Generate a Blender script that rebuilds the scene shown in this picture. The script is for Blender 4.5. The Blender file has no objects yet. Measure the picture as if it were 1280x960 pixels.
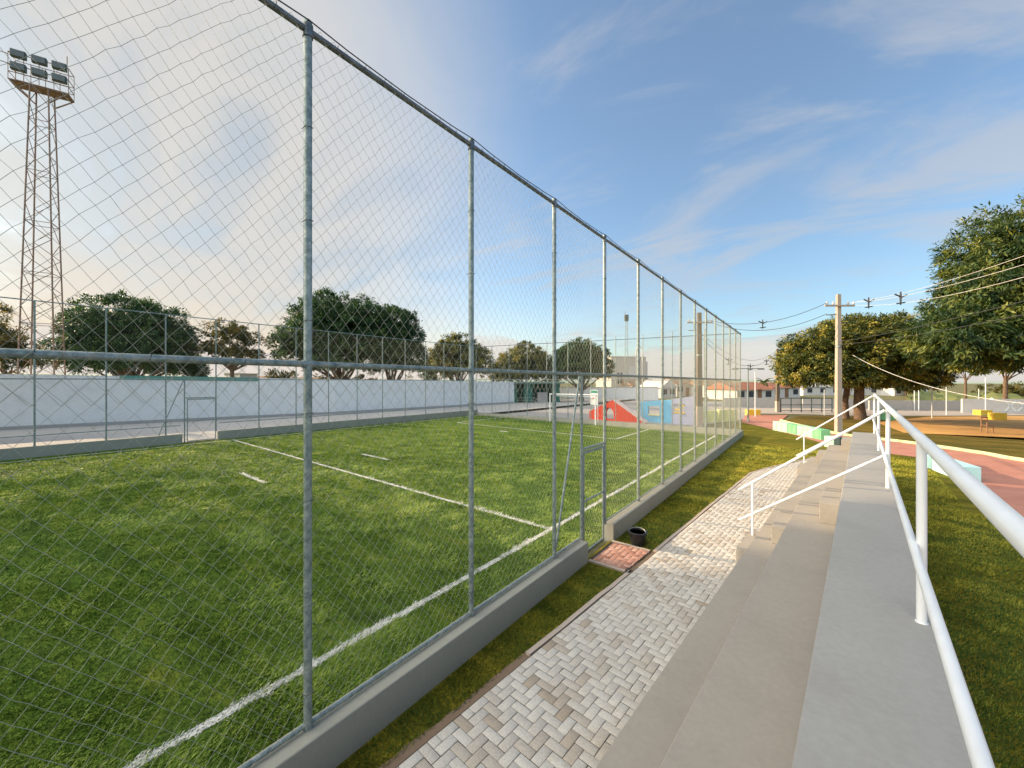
import bpy, bmesh, math, random
import numpy as np
from mathutils import Vector, Matrix
random.seed(7)
RNG = np.random.default_rng(7)
C = bpy.context.scene.collection
R = math.radians
H = 3.3                                   # eye height above the lawn
PHI = R(37.5)                             # camera looks this far left of the fence direction (+Y)
F = 484.0; CX = 640.0; CY = 478.0         # focal length and horizon in photo pixels
RT = (math.cos(PHI), math.sin(PHI)); FW = (-math.sin(PHI), math.cos(PHI))
BA = R(4.58)                              # bleachers are turned this much from the fence line
BU = (math.sin(BA), math.cos(BA)); BN = (math.cos(BA), -math.sin(BA))

def P(px, py, z):                         # point of the photo at a depth
    xr = (px - CX) / F * z
    return Vector((xr*RT[0] + z*FW[0], xr*RT[1] + z*FW[1], H - (py - CY)/F*z))
def G(px, py, gz=0.0):                    # point of the photo on the ground
    z = F*(H-gz)/(py-CY)
    v = P(px, py, z); v.z = gz
    return v
def B(w, v, z=0.0):                       # bleacher frame
    return Vector((w*BN[0] + v*BU[0], w*BN[1] + v*BU[1], z))
def gz(x):                                # the pitch climbs a little to the far side
    return 0.2*min(max((-4.6-x)/20.9, 0), 1)

# ------------------------------------------------------------------ materials
def new_mat(name):
    m = bpy.data.materials.new(name); m.use_nodes = True
    nt = m.node_tree; b = nt.nodes['Principled BSDF']
    return m, nt, b
def nd(nt, t, **k):
    n = nt.nodes.new(t)
    for a, v in k.items():
        if a in n.inputs: n.inputs[a].default_value = v
        else: setattr(n, a, v)
    return n
def L(nt, a, b): nt.links.new(a, b)
def col(c): return (c[0], c[1], c[2], 1)
def ramp(nt, fac, stops):
    r = nd(nt, 'ShaderNodeValToRGB')
    e = r.color_ramp.elements
    e[0].position, e[0].color = stops[0][0], col(stops[0][1])
    e[1].position, e[1].color = stops[-1][0], col(stops[-1][1])
    for p, c in stops[1:-1]:
        x = e.new(p); x.color = col(c)
    L(nt, fac, r.inputs[0]); return r.outputs[0]
def noise(nt, scale, detail=6, rough=.6, vec=None, dist=0):
    n = nd(nt, 'ShaderNodeTexNoise'); n.inputs['Scale'].default_value = scale
    n.inputs['Detail'].default_value = detail; n.inputs['Roughness'].default_value = rough
    n.inputs['Distortion'].default_value = dist
    if vec is None:
        vec = nd(nt, 'ShaderNodeNewGeometry').outputs['Position']
    L(nt, vec, n.inputs['Vector']); return n.outputs['Fac']
def mul(nt, a, b, mode='MULTIPLY', fac=1.0):
    m = nd(nt, 'ShaderNodeMixRGB', blend_type=mode); m.inputs[0].default_value = fac
    for s, i in ((a, 1), (b, 2)):
        if isinstance(s, tuple): m.inputs[i].default_value = col(s)
        else: L(nt, s, m.inputs[i])
    return m.outputs[0]
def bump(nt, b, h, strength=.3, dist=.01):
    n = nd(nt, 'ShaderNodeBump'); n.inputs['Strength'].default_value = strength
    n.inputs['Distance'].default_value = dist
    L(nt, h, n.inputs['Height']); L(nt, n.outputs[0], b.inputs['Normal'])
def simple(name, c, rough=.6, metal=0, var=.12, scale=6, spec=.4, bmp=.0, bscale=60):
    m, nt, b = new_mat(name)
    n = noise(nt, scale)
    lo = tuple(x*(1-var*1.6) for x in c); hi = tuple(min(1, x*(1+var)) for x in c)
    L(nt, ramp(nt, n, [(.3, lo), (.7, hi)]), b.inputs['Base Color'])
    b.inputs['Roughness'].default_value = rough; b.inputs['Metallic'].default_value = metal
    b.inputs['Specular IOR Level'].default_value = spec
    if bmp: bump(nt, b, noise(nt, bscale, 4), bmp, .005)
    return m
M = {}
def galv():
    m, nt, b = new_mat('galvanised_steel')
    v = nd(nt, 'ShaderNodeTexVoronoi'); v.inputs['Scale'].default_value = 60
    L(nt, nd(nt, 'ShaderNodeNewGeometry').outputs['Position'], v.inputs['Vector'])
    n = noise(nt, 14, 6, .7)
    c = ramp(nt, n, [(.3, (.13, .19, .19)), (.52, (.29, .355, .345)), (.75, (.50, .53, .50))])
    s = nd(nt, 'ShaderNodeSeparateColor'); L(nt, v.outputs['Color'], s.inputs[0])
    g = ramp(nt, s.outputs[0], [(0, (.75, .75, .75)), (1, (1, 1, 1))])
    L(nt, mul(nt, c, g), b.inputs['Base Color'])
    b.inputs['Metallic'].default_value = .55; b.inputs['Roughness'].default_value = .48
    return m
M['galv'] = galv()
M['wire'] = simple('mesh_wire', (.42, .43, .36), .7, .15, .1, 20)
M['rail_top'] = simple('top_rail_steel', (.16, .19, .21), .45, .5, .3, 12)
M['white_paint'] = simple('white_gloss_paint', (.80, .82, .83), .32, 0, .04, 3, .5)
def concrete(name, c, stain=.8, rough=.85, dirt=(.22, .17, .12)):
    m, nt, b = new_mat(name)
    n1 = noise(nt, 1.3, 8, .65); n2 = noise(nt, 22, 5, .6); n3 = noise(nt, .55, 5, .7)
    base = ramp(nt, n1, [(.25, tuple(x*.90 for x in c)), (.5, c), (.75, tuple(min(1, x*1.05) for x in c))])
    base = mul(nt, base, ramp(nt, n2, [(.3, (.9, .9, .9)), (.7, (1, 1, 1))]))
    mk = ramp(nt, n3, [(.60, (0, 0, 0)), (.74, (stain*.35,)*3)])
    mx = nd(nt, 'ShaderNodeMixRGB'); L(nt, mk, mx.inputs[0]); L(nt, base, mx.inputs[1]); mx.inputs[2].default_value = col(dirt)
    L(nt, mx.outputs[0], b.inputs['Base Color'])
    b.inputs['Roughness'].default_value = rough; b.inputs['Specular IOR Level'].default_value = .25
    bump(nt, b, noise(nt, 90, 4), .08, .002)
    return m
M['bleacher'] = concrete('painted_bleacher_concrete', (.355, .325, .28), .35)
M['slab'] = concrete('painted_slab_concrete', (.345, .335, .31), .35)
M['curb'] = concrete('painted_curb_concrete', (.34, .335, .28), .7)
M['apron'] = concrete('apron_concrete', (.43, .42, .40), .9)
M['pavement'] = concrete('pavement_concrete', (.36, .34, .32), .9)
M['edging'] = concrete('edging_concrete', (.46, .385, .32), 1.0)
M['wall_white'] = concrete('whitewash', (.88, .88, .86), .35)
M['render_white'] = concrete('house_render', (.66, .64, .61), .5)
M['render_cream'] = concrete('church_render', (.60, .55, .48), .5)
M['pole_conc'] = concrete('pole_concrete', (.42, .365, .30), .7)
M['pole_dark'] = concrete('weathered_pole', (.17, .14, .11), .6)
M['green_stripe'] = simple('green_wall_paint', (.10, .30, .24), .7)
M['pav_green'] = simple('dark_green_paint', (.02, .16, .12), .6)
M['pav_roof'] = concrete('grey_green_roof', (.20, .30, .26), .5)
M['dark'] = simple('dark_opening', (.03, .035, .04), .7)
M['window'] = simple('window_glass', (.05, .06, .075), .15, 0, .1, 4, .6)
M['red'] = simple('red_play_paint', (.75, .045, .015), .6, 0, .08, 2)
M['pinkcap'] = simple('pale_pink_paint', (.70, .56, .50), .7)
M['blue'] = simple('sky_blue_paint', (.16, .50, .74), .6, 0, .06, 2)
M['lavender'] = simple('lavender_paint', (.52, .53, .68), .6, 0, .06, 2)
M['yellow'] = simple('yellow_paint', (.80, .55, .06), .6, 0, .08, 2)
M['lime'] = simple('pale_lime_paint', (.72, .74, .34), .7, 0, .1, 2)
M['mint'] = simple('mint_paint', (.44, .74, .52), .65, 0, .07, 2)
M['midgreen'] = simple('green_bench_paint', (.22, .58, .28), .65, 0, .08, 2)
M['cyan'] = simple('pale_cyan_paint', (.46, .75, .77), .65, 0, .06, 2)
M['kerb_lime'] = simple('kerb_lime_paint', (.68, .72, .38), .75, 0, .12, 2)
M['roof'] = simple('clay_roof_tiles', (.36, .15, .085), .8, 0, .25, 3)
M['roof_brown'] = simple('brown_roof_tiles', (.30, .19, .13), .85, 0, .25, 3)
M['wood'] = simple('weathered_wood', (.26, .14, .07), .7, 0, .2, 12)
M['black_plastic'] = simple('black_plastic', (.018, .02, .024), .45, 0, .3, 15, .4)
M['cable'] = simple('black_cable', (.05, .05, .05), .5)
M['cable_pale'] = simple('aluminium_cable', (.62, .60, .56), .5)
M['tower'] = simple('rusted_tower_steel', (.30, .20, .14), .6, .2, .3, 4)
M['lamp_glass'] = simple('floodlight_glass', (.16, .18, .17), .2, 0, .1, 4, .6)
M['lamp_body'] = simple('floodlight_housing', (.10, .12, .10), .5, .3)
M['soil'] = simple('dry_soil', (.30, .19, .11), .95, 0, .3, 3)
M['soil_edge'] = concrete('bare_edge_soil', (.22, .155, .105), .9, .95, (.10, .07, .05))
M['steel_dark'] = simple('dark_green_steel', (.03, .06, .06), .5)
M['sign_red'] = simple('sign_red', (.6, .08, .06), .5)
M['sign_green'] = simple('sign_green', (.05, .28, .2), .5)
M['brick'] = concrete('bare_brick', (.36, .24, .18), .5)

def bark():
    m, nt, b = new_mat('tree_bark')
    n = noise(nt, 5, 8, .7, dist=.6)
    L(nt, ramp(nt, n, [(.3, (.07, .045, .03)), (.7, (.26, .17, .11))]), b.inputs['Base Color'])
    b.inputs['Roughness'].default_value = .95; bump(nt, b, n, .8, .08); return m
M['bark'] = bark()
M['bark_white'] = simple('whitewashed_bark', (.75, .73, .70), .8)

def leafmat(name, dark, mid, light, trans=.25):
    m, nt, b = new_mat(name)
    a = nd(nt, 'ShaderNodeAttribute', attribute_name='var')
    s = nd(nt, 'ShaderNodeSeparateColor'); L(nt, a.outputs['Color'], s.inputs[0])
    c = ramp(nt, s.outputs[0], [(0, dark), (.5, mid), (1, light)])
    L(nt, c, b.inputs['Base Color']); b.inputs['Roughness'].default_value = .5
    b.inputs['Specular IOR Level'].default_value = .35
    t = nd(nt, 'ShaderNodeBsdfTranslucent'); L(nt, mul(nt, c, (1.5, 1.35, .5)), t.inputs[0])
    mx = nd(nt, 'ShaderNodeMixShader'); mx.inputs[0].default_value = trans
    L(nt, b.outputs[0], mx.inputs[1]); L(nt, t.outputs[0], mx.inputs[2])
    L(nt, mx.outputs[0], nt.nodes['Material Output'].inputs[0]); return m
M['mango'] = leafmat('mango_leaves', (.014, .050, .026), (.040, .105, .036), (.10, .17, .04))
M['mango_lit'] = leafmat('golden_lit_mango_leaves', (.024, .048, .016), (.115, .14, .030), (.42, .35, .06))  # mango leaves with low golden sunlight worked into the colours
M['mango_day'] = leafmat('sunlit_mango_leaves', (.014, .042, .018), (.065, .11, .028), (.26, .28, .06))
M['loose'] = leafmat('loose_tree_leaves', (.035, .05, .015), (.10, .10, .03), (.20, .16, .04), .4)
M['palm'] = leafmat('palm_leaves', (.05, .07, .02), (.12, .13, .04), (.2, .18, .07), .3)

def grassmat(name, c0, c1, c2, line=True):
    m, nt, b = new_mat(name)
    a = nd(nt, 'ShaderNodeAttribute', attribute_name='var')
    s = nd(nt, 'ShaderNodeSeparateColor'); L(nt, a.outputs['Color'], s.inputs[0])
    c = ramp(nt, s.outputs[0], [(0, c0), (.5, c1), (1, c2)])
    if line:
        mx = nd(nt, 'ShaderNodeMixRGB'); L(nt, s.outputs[2], mx.inputs[0]); L(nt, c, mx.inputs[1])
        mx.inputs[2].default_value = (.72, .72, .68, 1); c = mx.outputs[0]
    L(nt, c, b.inputs['Base Color']); b.inputs['Roughness'].default_value = .55
    b.inputs['Specular IOR Level'].default_value = .2
    t = nd(nt, 'ShaderNodeBsdfTranslucent'); L(nt, c, t.inputs[0])
    x = nd(nt, 'ShaderNodeMixShader'); x.inputs[0].default_value = .3
    L(nt, b.outputs[0], x.inputs[1]); L(nt, t.outputs[0], x.inputs[2])
    L(nt, x.outputs[0], nt.nodes['Material Output'].inputs[0]); return m
M['blade'] = grassmat('pitch_blades', (.022, .048, .008), (.135, .25, .032), (.40, .48, .10))
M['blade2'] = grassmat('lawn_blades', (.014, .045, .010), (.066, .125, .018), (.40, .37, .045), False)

def turf(name, c0, c1, c2, s1=1.2, s2=30):
    m, nt, b = new_mat(name)
    pos = nd(nt, 'ShaderNodeNewGeometry').outputs['Position']
    mp = nd(nt, 'ShaderNodeMapping'); mp.inputs['Rotation'].default_value = (0, 0, -PHI)
    mp.inputs['Scale'].default_value = (.5, 1.6, 1); L(nt, pos, mp.inputs['Vector'])
    n1 = noise(nt, s1, 7, .7, mp.outputs[0]); n2 = noise(nt, s2, 5, .7, mp.outputs[0]); n3 = noise(nt, .16, 4, .6)
    c = ramp(nt, n1, [(.28, c0), (.5, c1), (.75, c2)])
    c = mul(nt, c, ramp(nt, n2, [(.3, (.45, .45, .45)), (.65, (1.1, 1.1, 1.1))]))
    c = mul(nt, c, ramp(nt, n3, [(.35, (.8, .85, .8)), (.65, (1.15, 1.05, 1))]))
    L(nt, c, b.inputs['Base Color']); b.inputs['Roughness'].default_value = .95
    b.inputs['Specular IOR Level'].default_value = .1
    bump(nt, b, n2, .9, .05); return m
M['pitch'] = turf('pitch_turf', (.028, .052, .010), (.11, .20, .024), (.30, .34, .05))
M['lawn'] = turf('lawn_turf', (.055, .065, .008), (.20, .19, .02), (.46, .36, .04))
M['field'] = turf('dry_field_grass', (.07, .075, .018), (.18, .145, .03), (.36, .22, .05), .5, 14)
M['farground'] = turf('distant_ground', (.09, .11, .05), (.20, .20, .10), (.30, .26, .15), .05, 2)
def linemat():
    m, nt, b = new_mat('pitch_line_paint')
    n = noise(nt, 38, 6, .75); L(nt, ramp(nt, n, [(.40, (.10, .13, .05)), (.50, (.66, .66, .62)), (.7, (.76, .76, .73))]), b.inputs['Base Color'])
    b.inputs['Roughness'].default_value = .9; bump(nt, b, n, .6, .02); return m
M['line'] = linemat()
def ground_paint(name, a, c, s=1.0):
    m, nt, b = new_mat(name)
    n = noise(nt, s, 7, .65); n2 = noise(nt, 40, 4, .6)
    k = ramp(nt, n, [(.3, a), (.7, c)])
    L(nt, mul(nt, k, ramp(nt, n2, [(.3, (.85,)*3), (.7, (1,)*3)])), b.inputs['Base Color'])
    b.inputs['Roughness'].default_value = .9; b.inputs['Specular IOR Level'].default_value = .2
    bump(nt, b, n2, .2, .004); return m
M['track'] = ground_paint('terracotta_track', (.44, .19, .135), (.56, .27, .20))
M['dirt'] = ground_paint('orange_dirt', (.50, .27, .09), (.72, .41, .14), .4)
M['hill'] = ground_paint('distant_hill', (.28, .36, .30), (.42, .47, .36), .012)
M['hill2'] = ground_paint('green_slope', (.13, .17, .05), (.30, .29, .09), .06)
M['road'] = ground_paint('pale_road', (.38, .33, .28), (.50, .44, .38), .3)
def paver(name, cols, dirt):
    m, nt, b = new_mat(name)
    a = nd(nt, 'ShaderNodeAttribute', attribute_name='var')
    s = nd(nt, 'ShaderNodeSeparateColor'); L(nt, a.outputs['Color'], s.inputs[0])
    c = ramp(nt, s.outputs[0], cols)
    n = noise(nt, 1.1, 7, .7); n2 = noise(nt, 70, 5, .7)
    mk = ramp(nt, n, [(.52, (0, 0, 0)), (.72, (.7,)*3)])
    mx = nd(nt, 'ShaderNodeMixRGB'); L(nt, mk, mx.inputs[0]); L(nt, c, mx.inputs[1]); mx.inputs[2].default_value = col(dirt)
    L(nt, mul(nt, mx.outputs[0], ramp(nt, n2, [(.3, (.72,)*3), (.65, (1.05,)*3)])), b.inputs['Base Color'])
    b.inputs['Roughness'].default_value = .9; b.inputs['Specular IOR Level'].default_value = .2
    bump(nt, b, n2, .35, .004); return m
M['paver'] = paver('grey_pavers', [(0, (.37, .31, .24)), (.04, (.46, .41, .345)), (.25, (.53, .50, .45)), (1, (.60, .575, .52))], (.44, .36, .27))
M['paver_red'] = paver('red_pavers', [(0, (.36, .18, .13)), (.5, (.52, .28, .21)), (1, (.60, .37, .29))], (.34, .22, .16))
M['grout'] = simple('paver_grout', (.06, .05, .04), .95, 0, .3, 10)

# ------------------------------------------------------------------ geometry
class MB:
    def __init__(s): s.v = []; s.f = []; s.mi = []; s.cur = 0; s.mats = []
    def mat(s, m):
        if m not in s.mats: s.mats.append(m)
        s.cur = s.mats.index(m); return s
    def add(s, vs, fs):
        o = len(s.v); s.v += [tuple(v) for v in vs]
        for f in fs: s.f.append(tuple(i+o for i in f)); s.mi.append(s.cur)
        return s
    def box(s, c, size, rot=0, bev=0):
        x, y, z = (k/2 for k in size); b = min(bev, x*.45, y*.45, z*.45)
        cr, sr = math.cos(rot), math.sin(rot)
        def tr(p): return (c[0]+p[0]*cr-p[1]*sr, c[1]+p[0]*sr+p[1]*cr, c[2]+p[2])
        if b <= 0:
            vs = [tr((i*x, j*y, k*z)) for k in (-1, 1) for j in (-1, 1) for i in (-1, 1)]
            return s.add(vs, [(0, 2, 3, 1), (4, 5, 7, 6), (0, 1, 5, 4), (1, 3, 7, 5), (3, 2, 6, 7), (2, 0, 4, 6)])
        bm = bmesh.new(); bmesh.ops.create_cube(bm, size=1)
        for v in bm.verts: v.co = (v.co.x*2*x, v.co.y*2*y, v.co.z*2*z)
        bmesh.ops.bevel(bm, geom=bm.edges[:], offset=b, segments=2, affect='EDGES', profile=.5)
        bm.verts.index_update()
        s.add([tr(v.co) for v in bm.verts], [tuple(v.index for v in f.verts) for f in bm.faces]); bm.free(); return s
    def tube(s, pts, r, n=10, cap=True):
        pts = [Vector(p) for p in pts]
        rs = r if isinstance(r, (list, tuple)) else [r]*len(pts)
        o = len(s.v); fs = []; prev = None
        for i, p in enumerate(pts):
            d = (pts[min(i+1, len(pts)-1)] - pts[max(i-1, 0)]).normalized()
            if prev is None:
                a = d.orthogonal().normalized()
            else:
                a = (prev - d*prev.dot(d)).normalized()
            prev = a; b = d.cross(a)
            for k in range(n):
                t = 2*math.pi*k/n
                s.v.append(tuple(p + (a*math.cos(t)+b*math.sin(t))*rs[i]))
        for i in range(len(pts)-1):
            for k in range(n):
                q = (o+i*n+k, o+i*n+(k+1) % n, o+(i+1)*n+(k+1) % n, o+(i+1)*n+k)
                s.f.append(q); s.mi.append(s.cur)
        if cap:
            s.f.append(tuple(o+k for k in range(n))[::-1]); s.mi.append(s.cur)
            s.f.append(tuple(o+(len(pts)-1)*n+k for k in range(n))); s.mi.append(s.cur)
        return s
    def prism(s, poly, z0, z1):            # polygon in the ground plane, extruded up
        n = len(poly)
        area = sum(poly[i][0]*poly[(i+1) % n][1]-poly[(i+1) % n][0]*poly[i][1] for i in range(n))
        if area < 0: poly = poly[::-1]
        vs = [(p[0], p[1], z0) for p in poly]+[(p[0], p[1], z1) for p in poly]
        return s.add(vs, [tuple(range(n))[::-1], tuple(range(n, 2*n))]+[(i, (i+1) % n, n+(i+1) % n, n+i) for i in range(n)])
    def slab(s, outline, a, t):            # 3D outline extruded along vector a*t
        n = len(outline); a = Vector(a)*t
        vs = [Vector(p) for p in outline]+[Vector(p)+a for p in outline]
        return s.add(vs, [tuple(range(n))[::-1], tuple(range(n, 2*n))]+[(i, (i+1) % n, n+(i+1) % n, n+i) for i in range(n)])
    def sheet(s, poly, z):
        n = len(poly)
        area = sum(poly[i][0]*poly[(i+1) % n][1]-poly[(i+1) % n][0]*poly[i][1] for i in range(n))
        if area < 0: poly = poly[::-1]
        return s.add([(p[0], p[1], z) for p in poly], [tuple(range(n))])
    def wallseg(s, a, b, t, z0, z1, z0b=None, z1b=None):   # wall between two plan points; heights may differ at the ends
        a = Vector((a[0], a[1])); b = Vector((b[0], b[1])); d = (b-a).normalized(); n = Vector((-d.y, d.x))*t/2
        z0b = z0 if z0b is None else z0b; z1b = z1 if z1b is None else z1b
        vs = [(*(a-n), z0), (*(b-n), z0b), (*(b+n), z0b), (*(a+n), z0), (*(a-n), z1), (*(b-n), z1b), (*(b+n), z1b), (*(a+n), z1)]
        return s.add(vs, [(0, 3, 2, 1), (4, 5, 6, 7), (0, 1, 5, 4), (1, 2, 6, 5), (2, 3, 7, 6), (3, 0, 4, 7)])
    def build(s, name, m=None, parent=None, loc=None, smooth=False):
        me = bpy.data.meshes.new(name)
        if loc is None:
            loc = parent.location.copy() if parent is not None else Vector((0, 0, 0))
            if parent is not None and parent.parent is not None: loc = loc + parent.parent.location
        loc = Vector(loc)
        me.from_pydata([(v[0]-loc.x, v[1]-loc.y, v[2]-loc.z) for v in s.v], [], s.f)
        mats = s.mats or [m]
        if s.mats and m is not None and m not in mats: mats = [m]+[]
        for k in mats: me.materials.append(k)
        if len(mats) > 1: me.polygons.foreach_set('material_index', s.mi)
        if smooth:
            me.polygons.foreach_set('use_smooth', [True]*len(me.polygons))
            try: me.set_sharp_from_angle(angle=R(40))
            except Exception: pass
        me.update()
        return link(name, me, parent, loc)
def link(name, me, parent=None, loc=(0, 0, 0)):
    o = bpy.data.objects.new(name, me); C.objects.link(o)
    if parent is not None: o.parent = parent
    else: o.location = loc
    return o
def np_obj(name, verts, faces, mat, parent=None, loc=(0, 0, 0), var=None, smooth=False):
    """verts n x 3, faces m x k (all the same k), var n x 3 colour attribute"""
    me = bpy.data.meshes.new(name); n, (m, k) = len(verts), faces.shape
    base = Vector(loc) if parent is None else Vector(parent.location)
    verts = verts - np.array(base)
    me.vertices.add(n); me.vertices.foreach_set('co', verts.astype(np.float32).ravel())
    me.loops.add(m*k); me.loops.foreach_set('vertex_index', faces.astype(np.int32).ravel())
    me.polygons.add(m); me.polygons.foreach_set('loop_start', np.arange(0, m*k, k, dtype=np.int32))
    me.polygons.foreach_set('loop_total', np.full(m, k, dtype=np.int32))
    if smooth: me.polygons.foreach_set('use_smooth', np.ones(m, dtype=bool))
    me.update(calc_edges=True)
    if var is not None:
        at = me.color_attributes.new('var', 'FLOAT_COLOR', 'POINT')
        at.data.foreach_set('color', np.concatenate([var, np.ones((n, 1))], 1).astype(np.float32).ravel())
    me.materials.append(mat)
    return link(name, me, parent, base)
def thing(name, loc, label, cat, group=None):
    o = bpy.data.objects.new(name, None); C.objects.link(o); o.location = loc; o.empty_display_size = .3
    return tag(o, label, cat, group)
def tag(o, label, cat, group=None):
    o['label'] = label; o['category'] = cat
    if group: o['group'] = group
    return o
def struct(o): o['kind'] = 'structure'; return o
def stuff(o): o['kind'] = 'stuff'; return o
def copy_tree(o, parent=None):
    c = o.copy(); C.objects.link(c)
    if parent is not None: c.parent = parent
    for ch in list(o.children): copy_tree(ch, c)
    return c

# ------------------------------------------------------------------ camera, light, sky
cam = bpy.data.cameras.new('camera'); co = bpy.data.objects.new('camera', cam); C.objects.link(co)
co.location = (0, 0, H); co.rotation_euler = (R(90), 0, PHI)
cam.sensor_width = 36; cam.lens = 36*F/1280; cam.shift_y = -2/1280; cam.clip_start = .05; cam.clip_end = 9000
bpy.context.scene.camera = co
SUN_AZ = R(104)      # left of +Y
SUN_EL = R(19)
sdir = Vector((-math.sin(SUN_AZ)*math.cos(SUN_EL), math.cos(SUN_AZ)*math.cos(SUN_EL), math.sin(SUN_EL)))
sl = bpy.data.lights.new('sun', 'SUN'); sl.energy = 3.7; sl.angle = R(.6); sl.color = (1, .74, .46)
so = bpy.data.objects.new('sun', sl); C.objects.link(so); so.rotation_euler = (-sdir).to_track_quat('-Z', 'Y').to_euler()
so.location = (-40, 0, 60)
def make_world():
    w = bpy.data.worlds.new('World'); bpy.context.scene.world = w; w.use_nodes = True
    nt = w.node_tree; bg = nt.nodes['Background']; bg.inputs[1].default_value = .15
    sky = nd(nt, 'ShaderNodeTexSky', sky_type='NISHITA'); sky.sun_disc = False
    sky.sun_elevation = SUN_EL; sky.sun_rotation = -SUN_AZ
    sky.air_density = 1.0; sky.dust_density = 1.2; sky.ozone_density = 1.5
    tc = nd(nt, 'ShaderNodeTexCoord').outputs['Generated']
    sx = nd(nt, 'ShaderNodeSeparateXYZ'); L(nt, tc, sx.inputs[0])
    def math_(op, a, b=None, c=None, clamp=False):
        n = nd(nt, 'ShaderNodeMath', operation=op, use_clamp=clamp)
        for i, v in enumerate((a, b, c)):
            if v is None: continue
            if isinstance(v, (int, float)): n.inputs[i].default_value = v
            else: L(nt, v, n.inputs[i])
        return n.outputs[0]
    def mr(v, a, b, c=0, d=1):
        n = nd(nt, 'ShaderNodeMapRange', interpolation_type='SMOOTHSTEP')
        L(nt, v, n.inputs[0])
        for i, k in enumerate((a, b, c, d)): n.inputs[i+1].default_value = k
        return n.outputs[0]
    zz = math_('ADD', math_('MAXIMUM', sx.outputs[2], 0), .16)
    cb = nd(nt, 'ShaderNodeCombineXYZ')
    L(nt, math_('DIVIDE', sx.outputs[0], zz), cb.inputs[0]); L(nt, math_('DIVIDE', sx.outputs[1], zz), cb.inputs[1])
    mp = nd(nt, 'ShaderNodeMapping'); L(nt, cb.outputs[0], mp.inputs['Vector'])
    mp.inputs['Rotation'].default_value = (0, 0, R(20)); mp.inputs['Scale'].default_value = (.75, 1.5, 1)
    n1 = noise(nt, 1.15, 10, .6, mp.outputs[0], 1.1)
    n2 = noise(nt, .45, 4, .5, mp.outputs[0], .3)
    wisp = math_('MULTIPLY', mr(n1, .44, .66), mr(n2, .30, .55, .2, 1))
    # thin bright veil of high cloud towards the sun
    vd = nd(nt, 'ShaderNodeVectorMath', operation='DOT_PRODUCT'); L(nt, tc, vd.inputs[0])
    vd.inputs[1].default_value = (-math.sin(R(92))*.95, math.cos(R(92))*.95, .30)
    veil = mr(vd.outputs['Value'], .50, .93)
    veil = math_('MULTIPLY', veil, mr(n1, .1, .62, .80, 1))
    cover = math_('MAXIMUM', math_('MULTIPLY_ADD', wisp, .60, .08), math_('MULTIPLY', veil, .97))
    # low bank of cumulus along the horizon
    mp2 = nd(nt, 'ShaderNodeMapping'); L(nt, tc, mp2.inputs['Vector']); mp2.inputs['Scale'].default_value = (3.2, 3.2, 13)
    n3 = noise(nt, 1.5, 8, .55, mp2.outputs[0], .2)
    thr = mr(sx.outputs[2], .0, .24, .26, .95)
    bank = mr(math_('SUBTRACT', n3, thr), -.02, .10)
    # colour of the clouds: warm white near the sun, greyer away from it
    cm = nd(nt, 'ShaderNodeMixRGB'); L(nt, mr(vd.outputs['Value'], .3, .98), cm.inputs[0])
    cm.inputs[1].default_value = CLOUD_FAR
    ct = nd(nt, 'ShaderNodeMixRGB'); L(nt, mr(n1, .32, .62), ct.inputs[0]); ct.inputs[1].default_value = CLOUD_THIN; ct.inputs[2].default_value = CLOUD_NEAR
    L(nt, ct.outputs[0], cm.inputs[2])
    mx = nd(nt, 'ShaderNodeMixRGB'); L(nt, cover, mx.inputs[0]); L(nt, mul(nt, sky.outputs[0], (.70, .80, .84)), mx.inputs[1]); L(nt, cm.outputs[0], mx.inputs[2])
    for cvr, cc in ((math_('MULTIPLY', mr(sx.outputs[2], .0, .26, 1, 0), mr(vd.outputs['Value'], .25, .9, 0, .75)), CLOUD_GLOW), (math_('MULTIPLY', bank, .80), CLOUD_BANK)):
        m4 = nd(nt, 'ShaderNodeMixRGB'); L(nt, cvr, m4.inputs[0]); L(nt, mx.outputs[0], m4.inputs[1]); m4.inputs[2].default_value = cc; mx = m4
    # unseen bright cloud added overhead and behind the stand's left to lift fill light
    vb = nd(nt, 'ShaderNodeVectorMath', operation='DOT_PRODUCT'); L(nt, tc, vb.inputs[0])
    vb.inputs[1].default_value = (-.36, -.67, .65)
    br = math_('MULTIPLY', mr(vb.outputs['Value'], .66, .93), mr(n2, .2, .6, .7, 1))
    m3 = nd(nt, 'ShaderNodeMixRGB'); L(nt, br, m3.inputs[0]); L(nt, mx.outputs[0], m3.inputs[1]); m3.inputs[2].default_value = CLOUD_FILL
    L(nt, m3.outputs[0], bg.inputs[0])
CLOUD_THIN = (1.62, 1.78, 1.92, 1); CLOUD_GLOW = (3.5, 2.75, 1.9, 1); CLOUD_BANK = (2.7, 2.5, 2.38, 1); CLOUD_FAR = (2.0, 2.05, 2.15, 1); CLOUD_NEAR = (2.42, 2.34, 2.2, 1); CLOUD_FILL = (13, 12.1, 10.6, 1)
make_world()
sc = bpy.context.scene
sc.view_settings.view_transform = 'Standard'; sc.view_settings.look = 'None'; sc.view_settings.gamma = 1
sc.view_settings.exposure = 1.0
sc.cycles.max_bounces = 6; sc.cycles.transparent_max_bounces = 4; sc.cycles.diffuse_bounces = 3; sc.cycles.glossy_bounces = 2
sc.cycles.use_denoising = True

# ------------------------------------------------------------------ ground
FX = -3.37            # line of the near fence
XF = -25.5            # far side fence
YE = 27.55            # end fence
m = MB(); m.sheet([(-4500, -4500), (4500, -4500), (4500, 4500), (-4500, 4500)], -.04)
struct(m.build('ground', M['farground']))
m = MB()
for x0, x1 in ((-3.46, -4.6), (-4.6, -25.4)):
    m.add([(x0, -16, gz(x0)+.004), (x0, YE-.1, gz(x0)+.004), (x1, YE-.1, gz(x1)+.004), (x1, -16, gz(x1)+.004)], [(0, 1, 2, 3)])
struct(m.build('football_pitch', M['pitch']))
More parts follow.
